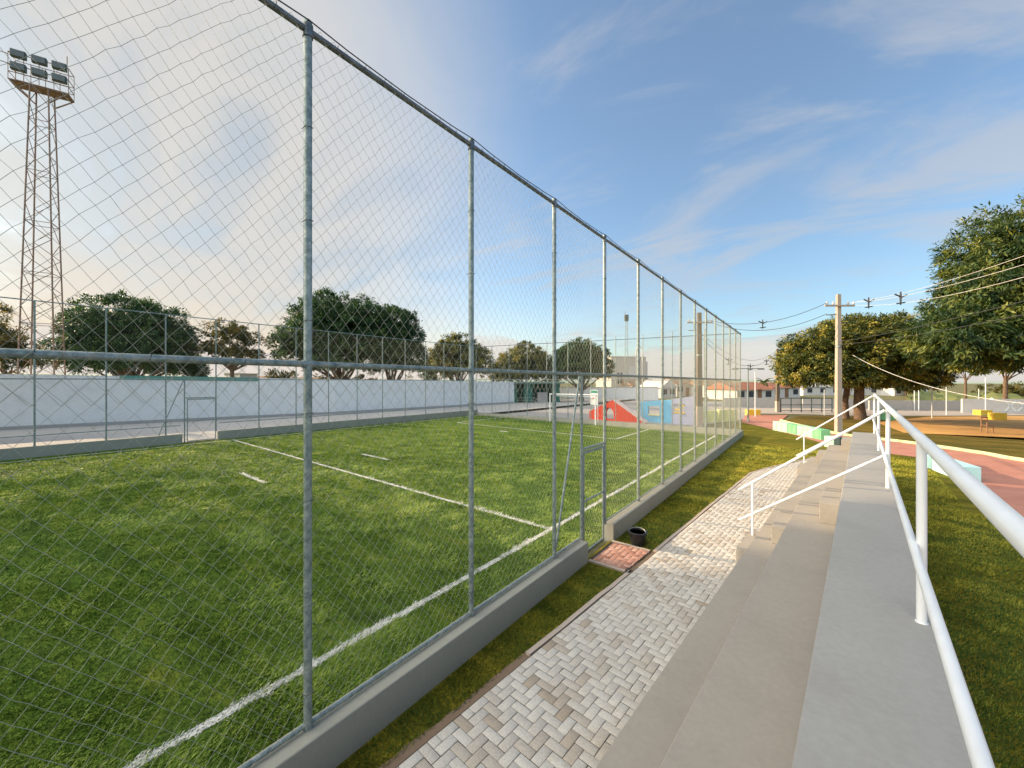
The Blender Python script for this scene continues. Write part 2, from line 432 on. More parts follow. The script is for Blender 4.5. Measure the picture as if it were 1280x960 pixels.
# concrete apron behind the far fence
WALL = [(-47.5, -26), (-41.7, -.3), (-37.1, 19.7), (-35.0, 46)]
m = MB(); m.sheet([(-25.62, -26)]+[(-25.62, 75)]+[(-35, 75)]+WALL[::-1], .21)
struct(m.build('concrete_apron', M['apron']))
m = MB(); m.sheet([(-25.55, YE+.1), (-5.2, YE+.1), (-6.6, 33), (-4.8, 40), (-2, 75), (-25.55, 75)], -.02)
struct(m.build('pavement', M['pavement']))

# terracotta track, lawn, kerb
kerb = [G(976, 526), G(990, 530), G(1020, 537), G(1050, 543.5), G(1085, 548), G(1115, 551.5), G(1150, 556), G(1180, 560.5), G(1230, 568), G(1280, 577)]
kerb += [kerb[-1]+Vector((2.4, -2.0, 0)), kerb[-1]+Vector((4.2, -5, 0)), kerb[-1]+Vector((5.5, -12, 0)), kerb[-1]+Vector((6, -24, 0))]
low = [G(926, 528), G(950, 533), G(968, 538), G(1000, 546), G(1035, 556), G(1065, 561), G(1113, 567.5), G(1165, 574), G(1205, 592), G(1240, 622), G(1262, 650), B(3.0, 8), B(3.2, -8)]
back = [G(985, 519), G(955, 518.5), G(932, 519)]
m = MB(); m.sheet([tuple(p) for p in low[::-1]]+[tuple(p) for p in back[::-1]]+[tuple(p) for p in kerb], .010)
struct(m.build('terracotta_track', M['track']))
m = MB()
m.sheet([(-3.3, -10), (-3.3, YE-.02), (-5.8, YE+1.2), (-4.6, 33)]+[tuple(p) for p in low], -.002)
struct(m.build('lawn', M['lawn']))
m = MB()
m.sheet([tuple(p) for p in kerb]+[(60, 2, 0), (70, 50, 0), (78, 60, 0), tuple(G(1280, 519.5)), tuple(G(1090, 520.5)), tuple(G(1000, 520))], .002)
struct(m.build('dry_grass_field', M['field']))
m = MB(); m.sheet([tuple(G(1280, 548)), tuple(G(1130, 541)), tuple(G(1095, 528)), tuple(G(1160, 521)), tuple(G(1280, 520)), (75, 30, 0), (72, 49, 0)], .008)
struct(m.build('dirt_court', M['dirt']))
m = MB(); m.sheet([tuple(G(905, 516)), tuple(G(1000, 517.5)), tuple(G(1090, 520)), tuple(G(1280, 519)), tuple(G(1280, 511)), tuple(G(1000, 509)), tuple(G(880, 507.5))], -.012)
struct(m.build('road', M['road']))
def strip_kerb(pts, w, z1, name, mat, label, cat='kerb', z0=-.05):
    m = MB()
    n = len(pts); left = []; right = []
    for i in range(n):
        d = Vector((pts[min(i+1, n-1)]-pts[max(i-1, 0)])[:2]).normalized(); q = Vector((-d.y, d.x))*w/2
        left.append(Vector(pts[i][:2])+q); right.append(Vector(pts[i][:2])-q)
    for i in range(n-1):
        pass
    vs = []
    for i in range(n):
        vs += [(*left[i], z0), (*left[i], z1), (*right[i], z1), (*right[i], z0)]
    fs = []
    for i in range(n-1):
        a = 4*i; b = a+4
        fs += [(a, b, b+1, a+1), (a+1, b+1, b+2, a+2), (a+2, b+2, b+3, a+3)]
    fs += [(0, 1, 2, 3), (4*n-1, 4*n-2, 4*n-3, 4*n-4)]
    m.add(vs, fs)
    return tag(m.build(name, mat), label, cat)
def dense(pts, k=4):                    # Catmull-Rom
    out = []
    for i in range(len(pts)-1):
        p0, p1, p2, p3 = pts[max(i-1, 0)], pts[i], pts[i+1], pts[min(i+2, len(pts)-1)]
        for j in range(k):
            t = j/k
            out.append(.5*((2*p1)+(p2-p0)*t+(2*p0-5*p1+4*p2-p3)*t*t+(3*p1-p0-3*p2+p3)*t**3))
    out.append(pts[-1]); return out
strip_kerb(dense([v+Vector((0, 0, 0)) for v in kerb]), .16, .13, 'track_kerb', M['kerb_lime'], 'long pale lime kerb curving between the terracotta track and dry grass')

# ------------------------------------------------------------------ paved path with real pavers
def herring(name, inside, origin, du, dv, nu, nv, mat, zt=.022, w=.1, gap=.007, bev=.002, clip=None):
    """blocks twice as long as wide; unit vectors du, dv in plan; inside(u, v) tests the centre"""
    V = []; Fc = []; var = []
    def blk(u0, v0, lu, lv):
        if clip is not None:
            c_ = clip(v0+lv/2); u1, v1 = min(u0+lu, c_[1]), min(v0+lv, c_[3]); u0, v0 = max(u0, c_[0]), max(v0, c_[2])
            lu, lv = u1-u0, v1-v0
            if lu < .03 or lv < .03: return
        uc, vc = u0+lu/2, v0+lv/2
        if not inside(uc, vc): return
        h = zt+random.uniform(-.0015, .0015); t = random.random(); tl = (random.uniform(-.006, .006), random.uniform(-.006, .006))
        o = len(V)
        j = [random.uniform(-.002, .002) for _ in range(2)]
        for (ins, z) in ((gap/2, -.01), (gap/2, h-bev*.7), (gap/2+bev, h)):
            for a, b in ((u0+ins, v0+ins), (u0+lu-ins, v0+ins), (u0+lu-ins, v0+lv-ins), (u0+ins, v0+lv-ins)):
                p = origin+du*(a+j[0])+dv*(b+j[1])
                V.append((p.x, p.y, z+((a-uc)*tl[0]+(b-vc)*tl[1] if z > 0 else 0))); var.append((t, t, t))
        for k in range(4):
            for r in (0, 4):
                Fc.append((o+r+k, o+r+(k+1) % 4, o+r+4+(k+1) % 4, o+r+4+k))
        Fc.append((o+8, o+9, o+10, o+11))
    for i in range(-4, nu+4):
        for k in range(-4, nv+4):
            if (i+k) % 4 == 0: blk(i*w, k*w, 2*w, w)
            elif (i+k) % 4 == 2: blk(i*w, k*w, w, 2*w)
    return np_obj(name, np.array(V), np.array(Fc), mat, var=np.array(var))
# width along n (w from -2.96 to -1.42), length along u
PW0, PW1 = -2.94, -1.40
du_ = Vector((*BN, 0)); dv_ = Vector((*BU, 0))
def path_in(u, v):
    w = PW0+u; vv = v-2
    if vv > 16.6:                      # the left edge swings to the right beyond this point
        return w > PW0+(vv-16.6)*.30 and w < .15 and vv < 26 and (w < -1.4 or vv > 18.6) and w < PW0+(vv-16.6)*.30+2.2
    return -.02 < u < PW1-PW0+.05
def path_clip(v):
    vv = v-2
    if vv > 16.6: return (max(-9, (vv-16.6)*.30), 9, -9, 99)
    return (0, PW1-PW0+.05, -9, 99)
o = herring('paved_path', path_in, B(PW0, -2), du_, dv_, 46, 290, M['paver'], clip=path_clip)
struct(o)
m = MB()
pl = [B(PW0-.01, -2), B(PW0-.01, 16.6), B(PW0+.30*9.4-.01, 26), B(.16, 26), B(.16, 18.5), B(PW1+.1, 18.5), B(PW1+.1, -2)]
m.sheet([tuple(p) for p in pl], .0165); struct(m.build('path_bed', M['grout']))
random.seed(5)
m = MB(); vv_ = list(np.arange(-2, 16.6, .12)); L0 = []; R0 = []
wl = [PW0-.07-.05*abs(math.sin(v*1.3)+.6*math.sin(v*3.1+1))*max(.25, 1-v/9)-random.uniform(0, .035) for v in vv_]
for i, v in enumerate(vv_):
    m.v += [tuple(B(wl[i], v, .002)), tuple(B(PW0+.02, v, .002))]
for i in range(len(vv_)-1): m.f.append((2*i, 2*i+1, 2*i+3, 2*i+2)); m.mi.append(0)
struct(m.build('bare_soil', M['soil_edge']))
# reddish paver pad at the gate
ga, gb, gc, gd = G(734, 692), G(755, 678), G(815, 691), G(786, 716)
pad_o = Vector((-3.25, 6.50, 0))
padw, padl = 1.0, 1.16
def pad_in(u, v):
    p = pad_o+Vector((u, v, 0)); w = p.x*BN[0]+p.y*BN[1]
    return .05 < u and w < PW0-.10 and .05 < v < padl-.05
o = herring('gate_pad', pad_in, pad_o, Vector((1, 0, 0)), Vector((0, 1, 0)), 14, 12, M['paver_red'], clip=lambda v: ((.07), (PW0-.11-(pad_o.y+v)*BN[1])/BN[0]-pad_o.x, .08, padl-.08))
struct(o)
def wx(y, w): return (w+y*BN[1]*-1)/BN[0] if False else (w - y*BN[1])/BN[0]
m = MB(); m.sheet([(-3.24, 6.5), (-3.24, 6.5+padl), (wx(6.5+padl, PW0-.1), 6.5+padl), (wx(6.5, PW0-.1), 6.5)], .0165)
struct(m.build('pad_bed', M['grout']))
# edging strips
def edging(pts, label):
    return strip_kerb([Vector(p)+Vector((random.uniform(-.012, .012), 0, 0)) for p in pts], .065, .028, 'path_edging', M['edging'], label, 'edging')
y0, y1 = 6.5, 6.5+padl
edging([B(PW0-.05, v) for v in np.arange(3.6, 6.55, .35)]+[Vector((wx(y0, PW0-.05), y0, 0))], 'thin concrete edging between the near lawn strip and the paved path')
edging([Vector((wx(y1, PW0-.05), y1, 0))]+[B(PW0-.05, v) for v in np.arange(8.2, 16.7, .5)]+[B(PW0-.05+.30*k, 16.6+k) for k in (1, 3, 5, 7, 9.4)], 'thin concrete edging along the sunny lawn past the gate, bending at its end')
edging([(-3.22, y0+.04, 0), (wx(y0, PW0-.12), y0+.04, 0)], 'short edging on the camera side of the red paver pad')
edging([(-3.22, y1-.04, 0), (wx(y1, PW0-.12), y1-.04, 0)], 'short edging of the red paver pad beside the black bucket')

# ------------------------------------------------------------------ curb walls
def curb(pts_box, label, mat=M['curb']):
    m = MB(); (x0, x1, ya, yb, z0, z1) = pts_box
    m.box(((x0+x1)/2, (ya+yb)/2, (z0+z1)/2), (x1-x0, yb-ya, z1-z0), 0, .012)
    return tag(m.build('curb_wall', mat, loc=((x0+x1)/2, (ya+yb)/2, 0)), label, 'low wall')
CT = .37
GY0, GY1 = 6.52, 7.58
curb((-3.46, -3.22, -9, 6.50, -.1, CT), 'grey concrete curb under the fence on the camera side of the gate')
curb((-3.46, -3.22, 7.66, YE+.12, -.1, CT-.02), 'grey concrete curb under the fence running from the gate to the far corner')
curb((-25.4, -3.47, YE-.12, YE+.12, -.1, .36), 'pale concrete curb under the fence behind the goal')
curb((-25.62, -25.40, -16, 5.45, 0, .66), 'concrete curb under the far fence, left of its gate')
curb((-25.62, -25.40, 6.95, YE+.12, 0, .66), 'concrete curb under the far fence, right of its gate')

# ------------------------------------------------------------------ chain link fences
def chain(s0, s1, z0, z1, pw, ph, r, org, ax, amp=.004, jit=.003, off=0.0, seed=0):
    """zigzag wires as three-sided prisms; s along ax"""
    rg = np.random.default_rng(seed)
    nx = int((s1-s0)/(pw/2)); nz = int((z1-z0)/(ph/2))
    i = np.arange(nx)[:, None]; k = np.arange(nz+1)[None, :]
    par = (i+k) % 2
    # nodes are shared by neighbouring wires, so the jitter is a field over the node grid
    gx = rg.normal(0, jit, (nx+2, nz+1)); gzz = rg.normal(0, jit, (nx+2, nz+1))
    big = np.sin(np.arange(nx+2)[:, None]*.11+seed)*np.sin(np.arange(nz+1)[None, :]*.15+seed*2)*.012
    node = i+par
    s = s0+node*pw/2+gx[node, k]+big[node, k]
    z = np.clip(z0+k*ph/2+gzz[node, k]+big[node, k]*.6, z0-.03, z1+.04)
    d = np.where(par == 0, amp, -amp)*np.where(i % 2 == 0, 1, -1)+off
    ax = np.array(ax); nrm = np.array((-ax[1], ax[0]))
    pos = np.stack([org[0]+ax[0]*s+nrm[0]*d, org[1]+ax[1]*s+nrm[1]*d, np.broadcast_to(z, s.shape)], -1)   # nx, nz+1, 3
    ang = np.arange(3)*2*np.pi/3
    offs = np.stack([ax[0]*np.cos(ang)*r+nrm[0]*np.sin(ang)*r, ax[1]*np.cos(ang)*r+nrm[1]*np.sin(ang)*r, np.zeros(3)], -1)*np.array([1.2, 1.2, 1])
    V = (pos[:, :, None, :]+offs[None, None]).reshape(-1, 3)
    base = (np.arange(nx)[:, None]*(nz+1)+np.arange(nz)[None, :])*3
    Q = []
    for c in range(3):
        c2 = (c+1) % 3
        Q.append(np.stack([base+c, base+c2, base+3+c2, base+3+c], -1).reshape(-1, 4))
    return V, np.concatenate(Q)
def mesh_panel(parent, name, parts, org, ax):
    Vs = []; Fs = []; o = 0
    for p in parts:
        v, f = chain(org=org, ax=ax, **p); Vs.append(v); Fs.append(f+o); o += len(v)
    return np_obj(name, np.concatenate(Vs), np.concatenate(Fs), M['wire'], parent)
ZT, ZM = 6.31, 3.455
def post_mesh(z0, z1, r, n=14):
    m = MB(); m.tube([(0, 0, z0), (0, 0, z1-.012), (0, 0, z1)], [r, r, r*.55], n)
    m.tube([(0, 0, z0-.005), (0, 0, z0+.05)], r*1.22, n)
    return m
# near fence
nf = thing('chain_link_fence', (FX, 1.55, CT), 'tall galvanised chain link fence nearest the camera along the pitch', 'fence')
posts = [1.55+2.0*k for k in range(-3, 14)]
pm = None
for y in posts:
    mb = post_mesh(CT if y < 6.6 or y > 7.6 else .02, ZT+.06, .033)
    if pm is None:
        random.seed(12); pmb = MB().mat(M['galv']); q_ = post_mesh(0, ZT+.06-CT, .033); pmb.add(q_.v, q_.f); pmb.mat(M['cable'])
        for z in np.arange(.3, ZT-CT-.1, .8):
            z += random.uniform(-.06, .06); pmb.tube([(-.036, -.036, z), (.037, -.03, z+.01), (.037, .03, z+.014), (-.036, .036, z+.02)], .0026, 4)
        po = pmb.build('post', None, loc=(0, 0, 0), smooth=True); po.parent = nf; pm = po.data
    else:
        po = bpy.data.objects.new('post', pm); C.objects.link(po); po.parent = nf
    po.location = (0, y-1.55, 0)
YA, YB = posts[0], YE
def rail(name, pts, r, mat, parent, n=10): return MB().tube(pts, r, n).build(name, mat, parent, smooth=True)
top = []
for y in posts: top += [(FX, y, ZT-.03)]
mm = MB().tube([(FX, YA, ZT-.03), (FX, YB, ZT-.03)], .027, 10)
for y in posts: mm.tube([(FX, y, ZT-.09), (FX, y, ZT+.015)], .042, 12)
mm.build('top_rail', M['rail_top'], nf, smooth=True)
ten = []
for i, y in enumerate(posts):
    ten += [(FX+.035, y, ZT+.035)]
    if i < len(posts)-1: ten += [(FX+.03, y+t, ZT-.0+.035*abs(t-1)**2) for t in (.35, 1, 1.65)]
mm = MB().tube(ten, .006, 5)
for k in range(int((YB-YA)/.24)):
    y = YA+.24*k+random.uniform(-.05, .05); mm.tube([(FX+.02, y, ZT-.05), (FX+.034, y+.01, ZT-.01), (FX+.01, y+.02, ZT+.02+random.uniform(0, .015))], .003, 4)
mm.build('tension_wire', M['cable'], nf)
mm = MB().mat(M['galv']).tube([(FX, YA, ZM), (FX, YB, ZM)], .026, 10)
for y in posts: mm.tube([(FX, y-.045, ZM), (FX, y+.045, ZM)], .034, 12)
mm.mat(M['cable'])
for k in range(int((YB-YA)/.5)):
    y = YA+.5*k+random.uniform(-.08, .08); mm.tube([(FX-.03, y, ZM-.024), (FX+.028, y+.01, ZM-.010), (FX+.02, y+.02, ZM+.026)], .0028, 4)
mm.build('middle_rail', None, nf, smooth=True)
rail('bottom_rail', [(FX, YA, CT+.035), (FX, 6.46, CT+.035)], .020, M['galv'], nf)
rail('bottom_rail', [(FX, 7.62, CT+.035), (FX, YB, CT+.035)], .020, M['galv'], nf)
PWD, PHD, WR = .116, .146, .0014
mesh_panel(nf, 'upper_mesh', [dict(s0=YA, s1=YB, z0=3.17, z1=ZT, pw=PWD, ph=PHD, r=WR, off=-.030, seed=1)], (FX, 0), (0, 1))
mesh_panel(nf, 'lower_mesh', [dict(s0=YA, s1=GY0, z0=CT+.03, z1=ZM+.02, pw=PWD, ph=PHD, r=WR, off=-.042, seed=2),
                              dict(s0=GY0, s1=GY1, z0=2.06, z1=ZM+.02, pw=PWD, ph=PHD, r=WR, off=-.042, seed=5),
                              dict(s0=GY1, s1=YB, z0=CT+.03, z1=ZM+.02, pw=PWD, ph=PHD, r=WR, off=-.042, seed=3)], (FX, 0), (0, 1))
rail('brace', [(FX-.03, 5.62, CT+.03), (FX-.03, 6.50, ZM-.05)], .020, M['galv'], nf)
rail('gate_post', [(FX, 6.52, .02), (FX, 6.52, ZM)], .030, M['galv'], nf)
def gate(parent, x, y0, y1, z0, z1, zr, mat, wr, brace=True):
    g = MB()
    g.tube([(x, y0+.04, z0), (x, y0+.04, z1), ], .022, 10); g.tube([(x, y1-.04, z0), (x, y1-.04, z1)], .022, 10)
    g.tube([(x, y0+.04, z0+.01), (x, y1-.04, z0+.01)], .022, 10)
    g.tube([(x, y0+.04, zr), (x, y1-.04, zr)], .018, 10)
    g.tube([(x, y0+.04, z1), (x, y1-.04, z1)], .028, 10)
    o = g.build('gate', mat, parent, smooth=True)
    v, f = chain(y0+.05, y1-.05, z0, z1, PWD, PHD, wr, (x, 0), (0, 1), seed=4)
    q = np_obj('gate_mesh', v-np.array(parent.location), f, M['wire']); q.parent = o
    h = MB().tube([(x+.03, y0+.07, zr-.12), (x+.05, y0+.07, zr-.1), (x+.05, y0+.07, zr+.1), (x+.03, y0+.07, zr+.12)], .008, 6).build('latch', mat, loc=parent.location)
    h.parent = o; h.location = (0, 0, 0)
    rail('gate_header', [(x, y0-.02, z1+.075), (x, y1+.02, z1+.075)], .026, mat, parent)
    return o
gate(nf, FX, 6.56, 7.52, .07, 1.97, 1.05, M['galv'], WR)

# end fence, behind the goal
ef = thing('chain_link_fence', (XF, YE, .36), 'chain link fence across the far end of the pitch, behind the goal', 'fence')
exs = list(np.linspace(XF, FX, 12))
epm = None
for x in exs[:-1]:
    if epm is None:
        po = post_mesh(0, 6.4, .030, 8).build('post', M['galv'], loc=(0, 0, 0), smooth=True); po.parent = ef; epm = po.data
    else:
        po = bpy.data.objects.new('post', epm); C.objects.link(po); po.parent = ef
    po.location = (x-XF, 0, 0)
def sag_tube(a, b, r, n=6): return MB().tube([a, b], r, n)
sag_tube((XF, YE, 6.72), (FX-.04, YE, 6.33), .026).build('top_rail', M['rail_top'], ef)
sag_tube((XF, YE, 3.6), (FX-.04, YE, ZM-.06), .024).build('middle_rail', M['galv'], ef)
sag_tube((XF, YE, .40), (FX-.04, YE, .40), .02).build('bottom_rail', M['galv'], ef)
mesh_panel(ef, 'mesh', [dict(s0=.03, s1=FX-XF-.05, z0=.40, z1=6.35, pw=PWD, ph=PHD, r=.0010, seed=6)], (XF, YE), (1, 0))
# far side fence
ff = thing('chain_link_fence', (XF, 2.9, .66), 'chain link fence along the far side of the pitch before the white wall', 'fence')
fys = [2.75+2.065*k for k in range(-8, 12)]
fpm = None
for y in fys:
    if fpm is None:
        po = post_mesh(0, 6.72-.66, .032, 8).build('post', M['galv'], loc=(0, 0, 0), smooth=True); po.parent = ff; fpm = po.data
    else:
        po = bpy.data.objects.new('post', fpm); C.objects.link(po); po.parent = ff
    po.location = (0, y-2.9, 0)
sag_tube((XF, fys[0], 6.68), (XF, YE-.04, 6.72), .026).build('top_rail', M['galv'], ff)
sag_tube((XF, fys[0], 1.1), (XF, 5.4, 1.1), .024).build('low_rail', M['galv'], ff)
sag_tube((XF, 7.0, 1.1), (XF, YE-.04, 1.1), .024).build('low_rail', M['galv'], ff)
sag_tube((XF, fys[0], 3.42), (XF, YE-.04, 3.5), .026).build('middle_rail', M['galv'], ff)
mesh_panel(ff, 'mesh', [dict(s0=fys[0], s1=5.45, z0=.68, z1=6.7, pw=PWD, ph=PHD, r=.0010, seed=7),
                        dict(s0=5.45, s1=6.95, z0=2.5, z1=6.7, pw=PWD, ph=PHD, r=.0010, seed=8),
                        dict(s0=6.95, s1=YE-.05, z0=.68, z1=6.7, pw=PWD, ph=PHD, r=.0010, seed=9)], (XF, 0), (0, 1))
for yb, yt in ((4.55, 5.5),):
    rail('brace', [(XF+.03, yb, .7), (XF+.03, yt, 3.4)], .022, M['galv'], ff, 8)
rail('gate_post', [(XF, 5.55, .2), (XF, 5.55, 3.42)], .03, M['galv'], ff, 8)
gate(ff, XF, 5.62, 6.9, .25, 2.42, 1.3, M['galv'], .0012)

# ------------------------------------------------------------------ pitch lines (painted sheets; near the camera the blades carry the paint too)
LINES = []   # (x0,y0,x1,y1,width)
SX = -4.60
LINES.append((SX, -12, SX, YE-.55, .11))                # near touch line
LINES.append((-24.6, -12, -24.6, YE-.55, .11))          # far touch line
LINES.append((SX-.06, 7.4, -24.6, 7.4, .10))            # halfway line
LINES.append((-15.75, 5.0, -13.8, 5.0, .14)); LINES.append((-15.75, 9.6, -13.85, 9.6, .14))
LINES.append((SX-.06, YE-.6, -24.6, YE-.6, .10))        # goal line
LINES.append((-21.7, 21.3, -8.8, 21.3, .10)); LINES.append((-8.8, 21.3, -8.8, YE-.6, .10)); LINES.append((-21.7, 21.3, -21.7, YE-.6, .10))
LINES.append((-16.1, 19.7, -15.5, 19.7, .22))
m = MB()
for k, (xa, ya, xb, yb, w) in enumerate(LINES):
    d = Vector((xb-xa, yb-ya)).normalized(); q = Vector((-d.y, d.x))*w/2
    z = .009+.0035*(k % 3)
    m.add([(xa+q.x, ya+q.y, gz(xa)+z), (xa-q.x, ya-q.y, gz(xa)+z), (xb-q.x, yb-q.y, gz(xb)+z), (xb+q.x, yb+q.y, gz(xb)+z)], [(0, 1, 2, 3)])
struct(m.build('pitch_lines', M['line']))

# ------------------------------------------------------------------ grass blades
def value_noise(x, y, s, seed):
    x = x/s; y = y/s; xi = np.floor(x).astype(int); yi = np.floor(y).astype(int); fx = x-xi; fy = y-yi
    fx = fx*fx*(3-2*fx); fy = fy*fy*(3-2*fy)
    def h(a, b):
        t = np.sin(a*127.1+b*311.7+seed*74.7)*43758.5453; return t-np.floor(t)
    return (h(xi, yi)*(1-fx)+h(xi+1, yi)*fx)*(1-fy)+(h(xi, yi+1)*(1-fx)+h(xi+1, yi+1)*fx)*fy
def blades(name, pts, h, wd, mat, zf, lean, leandir, seed, line=None, patch=.6, thin=.0, yellowed=0):
    rg = np.random.default_rng(seed); x, y = pts[:, 0], pts[:, 1]
    pn = value_noise(x, y, patch, seed)*.55+value_noise(x, y, patch*.35, seed+3)*.45
    if thin > 0:
        keep = rg.random(len(x)) < np.clip((pn-.25)/.25, 1-thin, 1)
        x, y, pn = x[keep], y[keep], pn[keep]; h = h[keep]; wd = wd[keep]
    n = len(x)
    h = h*(.5+.9*pn)*rg.uniform(.6, 1.25, n)
    ang = leandir+rg.normal(0, .7, n)+(value_noise(x, y, .8, seed+9)-.5)*2.0
    ln = np.clip(lean+rg.normal(0, .25, n), .1, 1.35)
    dx, dy = np.cos(ang)*np.sin(ln)*h, np.sin(ang)*np.sin(ln)*h; dz = np.cos(ln)*h
    fa = ang+np.pi/2+rg.normal(0, .6, n); wx_, wy_ = np.cos(fa)*wd/2, np.sin(fa)*wd/2
    z = zf(x)
    V = np.empty((n, 4, 3))
    V[:, 0] = np.stack([x-wx_, y-wy_, z], -1); V[:, 1] = np.stack([x+wx_, y+wy_, z], -1)
    V[:, 2] = np.stack([x+dx*.55+wx_*.7, y+dy*.55+wy_*.7, z+dz*.72], -1); V[:, 3] = np.stack([x+dx, y+dy, z+dz], -1)
    idx = np.arange(n)[:, None]*4
    Fc = np.concatenate([idx+np.array([[0, 1, 2]]), idx+np.array([[0, 2, 3]])])
    t = np.clip(-.02+.98*pn+rg.normal(0, .19, n)+yellowed*np.clip((y-8)/8, 0, 1), 0, 1)  # lawn blades yellow along the fence, golden sunlight painted into their tone
    lm = np.zeros(n)
    if line is not None: lm = line(x, y, rg)
    var = np.repeat(np.stack([t, pn, lm], -1), 4, 0)
    return stuff(np_obj(name, V.reshape(-1, 3), Fc, mat, var=var))
def near_sample(n, x0, x1, y0, y1, rg, fall=6.0, p=1.6):
    """more blades close to the viewer's place on the stand; widths grow with distance"""
    out = []
    while sum(len(k) for k in out) < n:
        a = np.stack([rg.uniform(x0, x1, n), rg.uniform(y0, y1, n)], -1)
        d = np.hypot(a[:, 0], a[:, 1]); w = np.minimum(1, (fall/np.maximum(d, .1))**p)
        out.append(a[rg.random(n) < w])
    return np.concatenate(out)[:n]
rg = np.random.default_rng(11)
pts = near_sample(300000, -24.5, -3.5, -1.5, 18, rg, 4.2, 2.0)
d = np.hypot(pts[:, 0], pts[:, 1]); k = np.clip(d/5.5, 1, 3.2)
def line_mask(x, y, rg):
    out = np.zeros(len(x)); nz = (value_noise(x, y, .12, 5)-.5)*.09+rg.normal(0, .012, len(x))
    for xa, ya, xb, yb, w in LINES[:6]:
        vx, vy = xb-xa, yb-ya; l2 = vx*vx+vy*vy
        t = np.clip(((x-xa)*vx+(y-ya)*vy)/l2, 0, 1); dd = np.hypot(x-xa-t*vx, y-ya-t*vy)
        out = np.maximum(out, (dd+nz < w/2+.004)*(rg.random(len(x)) < .86))
    return out
blades('pitch_grass', pts, .058*np.clip(k, 1, 1.25), .0085*k, M['blade'], lambda x: .2*np.clip((-4.6-x)/20.9, 0, 1)+.002, .92, .35, 21, line_mask, .62, .62)
# lawns
def lawn_pts(n, fall):
    a = near_sample(n*2, -3.2, 6, -1, 24, rg, fall, 1.6)
    w = a[:, 0]*BN[0]+a[:, 1]*BN[1]; v = a[:, 0]*BU[0]+a[:, 1]*BU[1]
    left = (a[:, 0] > -3.215) & (w < np.where(v > 16.6, PW0-.1+.30*(v-16.6), PW0-.08-.06*np.abs(np.sin(v*1.3)+.6*np.sin(v*3.1+1))*np.maximum(.1, 1-v/9)*rg.random(len(v)))) & ~((a[:, 1] > 6.46) & (a[:, 1] < 7.7))
    right = (w > .42) & (w < 2.0) & (v < 24.2)
    right |= (w > .42) & (w < 2.8) & (v < 15)
    return a[left | right]
pts = lawn_pts(260000, 5)
d = np.hypot(pts[:, 0], pts[:, 1]); k = np.clip(d/5.5, 1, 3.5)
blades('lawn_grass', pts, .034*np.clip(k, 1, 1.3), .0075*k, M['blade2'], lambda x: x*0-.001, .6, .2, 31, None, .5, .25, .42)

# ------------------------------------------------------------------ bleachers
T = [(-1.43, .52), (-.89, 1.03), (-.238, 1.55)]; WB = .40; V0, V1 = -3.5, 18.3
bl = thing('bleachers', B(-.5, 8, 0), 'long stepped concrete bleachers painted warm grey beside the paved path', 'bleachers')
def bbox(mb, w0, w1, v0, v1, z0, z1, bev=.01):
    c = B((w0+w1)/2, (v0+v1)/2, (z0+z1)/2); mb.box(c, (w1-w0, v1-v0, z1-z0), -BA, bev); return mb
bbox(MB(), T[0][0], T[1][0]+.004, V0, V1, -.06, T[0][1]).build('seat_tier', M['bleacher'], bl)
bbox(MB(), T[1][0], T[2][0]+.004, V0, V1-.003, -.06, T[1][1]).build('seat_tier', M['bleacher'], bl)
bbox(MB(), T[2][0], WB, V0, V1-.006, -.06, T[2][1]).build('top_slab', M['slab'], bl)
for vv0, vv1 in ((7.98, 9.25), (17.0, V1-.02)):
    bbox(MB(), T[0][0]-.27, T[0][0]-.002, vv0, vv1, 0, .27, .006).build('stair_block', M['bleacher'], bl)
    bbox(MB(), T[1][0]-.27, T[1][0]-.002, vv0, vv1, T[0][1]+.001, T[0][1]+.30, .006).build('stair_block', M['bleacher'], bl)
    bbox(MB(), T[2][0]-.27, T[2][0]-.002, vv0, vv1, T[1][1]+.001, T[1][1]+.33, .006).build('stair_block', M['bleacher'], bl)
# railings
HR, LR = T[2][1]+1.335, T[2][1]+.56
WP = .325
br = thing('safety_railing', B(WP, 4.1, T[2][1]), 'long white tubular railing along the back edge of the bleachers', 'railing')
pv = [-.65, 4.1, 8.95, 13.7, 18.2]
for v in pv:
    mb = MB().tube([B(WP, v, T[2][1]), B(WP, v, HR)], .029, 18)
    mb.tube([B(WP, v, T[2][1]), B(WP, v, T[2][1]+.003)], .036, 18)
    mb.build('post', M['white_paint'], br, smooth=True)
MB().tube([B(WP, V0+.2, HR), B(WP, 18.2, HR)], .034, 18).build('top_rail', M['white_paint'], br, smooth=True)
MB().tube([B(WP-.045, V0+.2, LR), B(WP-.045, 18.2, LR)], .026, 14).build('middle_rail', M['white_paint'], br, smooth=True)
def stair_rail(v, label, wend):
    t = thing('stair_handrail', B(-1.5, v, .0), label, 'handrail')
    a = B(WP-.04, v, HR-.05); b = B(wend, v, 1.13)
    a2 = B(WP-.04, v, LR-.02); b2 = B(wend, v, .52)
    MB().tube([a, b], .024, 12).build('top_rail', M['white_paint'], t, smooth=True)
    MB().tube([a2, b2], .022, 12).build('lower_rail', M['white_paint'], t, smooth=True)
    p = b+(a-b)*.11
    MB().tube([Vector((p.x, p.y, .265)), p], .022, 12).build('post', M['white_paint'], t, smooth=True)
    return t
stair_rail(8.9, 'white sloping handrail over the nearer stair blocks of the bleachers', -1.84)
stair_rail(18.15, 'white sloping handrail at the far end of the bleachers', -1.84)

